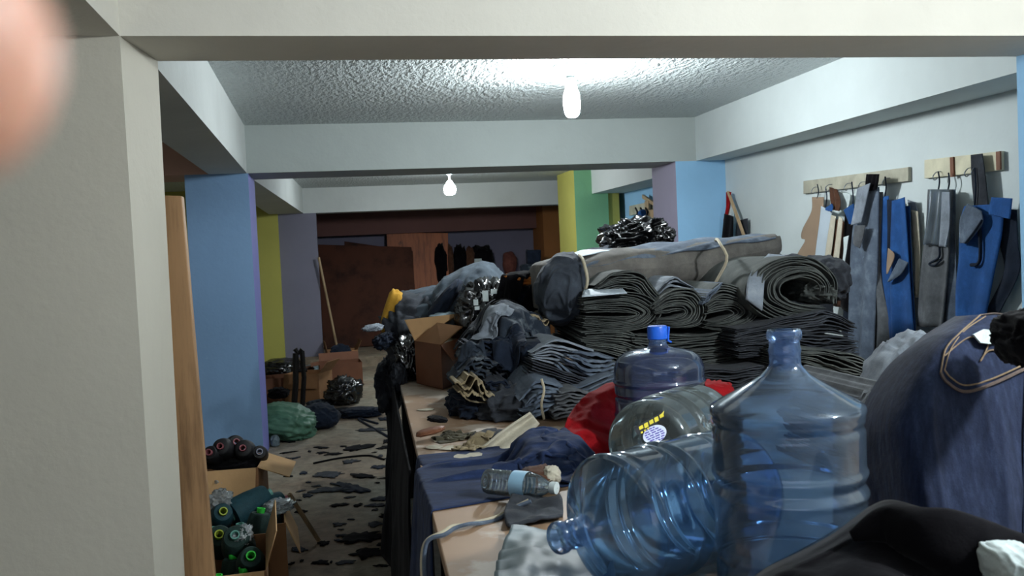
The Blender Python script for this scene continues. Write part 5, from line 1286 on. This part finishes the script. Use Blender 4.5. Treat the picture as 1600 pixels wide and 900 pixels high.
# dark cloth hanging down the table side and heaped under it
P = np.zeros((120, 30, 3))
for i in range(120):
    y = 2.75+2.95*i/119
    for j in range(30):
        z = TAB-.02-(TAB-.03)*j/29
        P[i, j] = (edge_x(y)-.03-.06*j/29-.05*fbm(np.array([[y*3, z*1.2, 4]]), 4, 3)[0]*(j/29)**.5, y, z)
mb = MB(); mb.grid(P)
tag(obj('dark_cloth', mb, M['black'], solid=.006, ang=0), 'black cloth hung like a skirt down the aisle side of the table', 'cloth')
lump('dark_cloth_heap', 'dark cloth heap on the floor at the far table corner', 'cloth', M['char'], 610, 600, 20, 40, 5.3, .3, fold=.3, fs=3, seed=262, base=.003)

# ------------------------------------------------------------------ the photographer's hand, one fingertip in front of the lens
def skin_mesh(verts, edges, radii, root):
    me = bpy.data.meshes.new('hand'); me.from_pydata([tuple(map(float, v)) for v in verts], edges, [])
    o = bpy.data.objects.new('hand', me); COL.objects.link(o)
    o.modifiers.new('skin', 'SKIN'); s = o.modifiers.new('sub', 'SUBSURF'); s.levels = 2; s.render_levels = 2
    for i, r in enumerate(radii): me.skin_vertices[0].data[i].radius = (r, r)
    for v in me.skin_vertices[0].data: v.use_root = False
    me.skin_vertices[0].data[root].use_root = True
    return o
m, nt, b_ = newmat('skin'); n1 = noise_node(nt, 60, 4); r1 = ramp(nt, n1.outputs['Fac'], [(.3, lin('c08a74')), (.7, lin('d8a892'))])
nt.links.new(r1.outputs[0], b_.inputs['Base Color']); b_.inputs['Roughness'].default_value = .5; b_.inputs['Subsurface Weight'].default_value = .25
b_.inputs['Subsurface Radius'].default_value = (.012, .004, .002); b_.inputs['Subsurface Scale'].default_value = 1.0; M['skin'] = m
tipc = at(112, 118, .064)              # centre of the fingertip
Hx = np.array([-CR[0], -CR[1], -CR[2]]); Up = CU; Bk = -CF
def hp(a, b, c): return tipc+Hx*a+Up*b+Bk*c
V = [hp(.085, -.03, .075), hp(.15, -.07, .10), hp(.24, -.12, .13)]; E = [(0, 1), (1, 2)]; Rr = [.026, .024, .030]
fing = [  # index first: its tip is what the lens sees
    [hp(.062, .0, .035), hp(.040, .006, .012), hp(.020, .003, .001), hp(.000, .0, .0)],
    [hp(.070, .012, .050), hp(.052, .035, .035), hp(.036, .045, .040), hp(.024, .040, .050)],
    [hp(.080, .018, .066), hp(.066, .040, .060), hp(.052, .048, .068), hp(.042, .042, .078)],
    [hp(.092, .018, .082), hp(.082, .036, .082), hp(.070, .042, .090), hp(.062, .036, .098)]]
fr = [[.0125, .012, .0112, .0105], [.0095, .0085, .0080, .0068], [.009, .008, .0075, .0065], [.008, .007, .0065, .0055]]
for F_, R_ in zip(fing, fr):
    prev = 0
    for p, r in zip(F_, R_): V.append(p); Rr.append(r); E.append((prev, len(V)-1)); prev = len(V)-1
prev = 1
for p, r in zip([hp(.115, -.060, .060), hp(.090, -.070, .045), hp(.070, -.066, .036)], [.012, .0105, .008]):
    V.append(p); Rr.append(r); E.append((prev, len(V)-1)); prev = len(V)-1
hd = skin_mesh(V, E, Rr, 0); hd.name = 'hand'; hd.data.materials.append(M['skin'])
for p in hd.data.polygons: p.use_smooth = True
mo = hd.modifiers['skin']; mo.use_smooth_shade = True
tag(hd, 'blurred fingertip of the photographer\'s hand at the top left before the lens', 'hand')
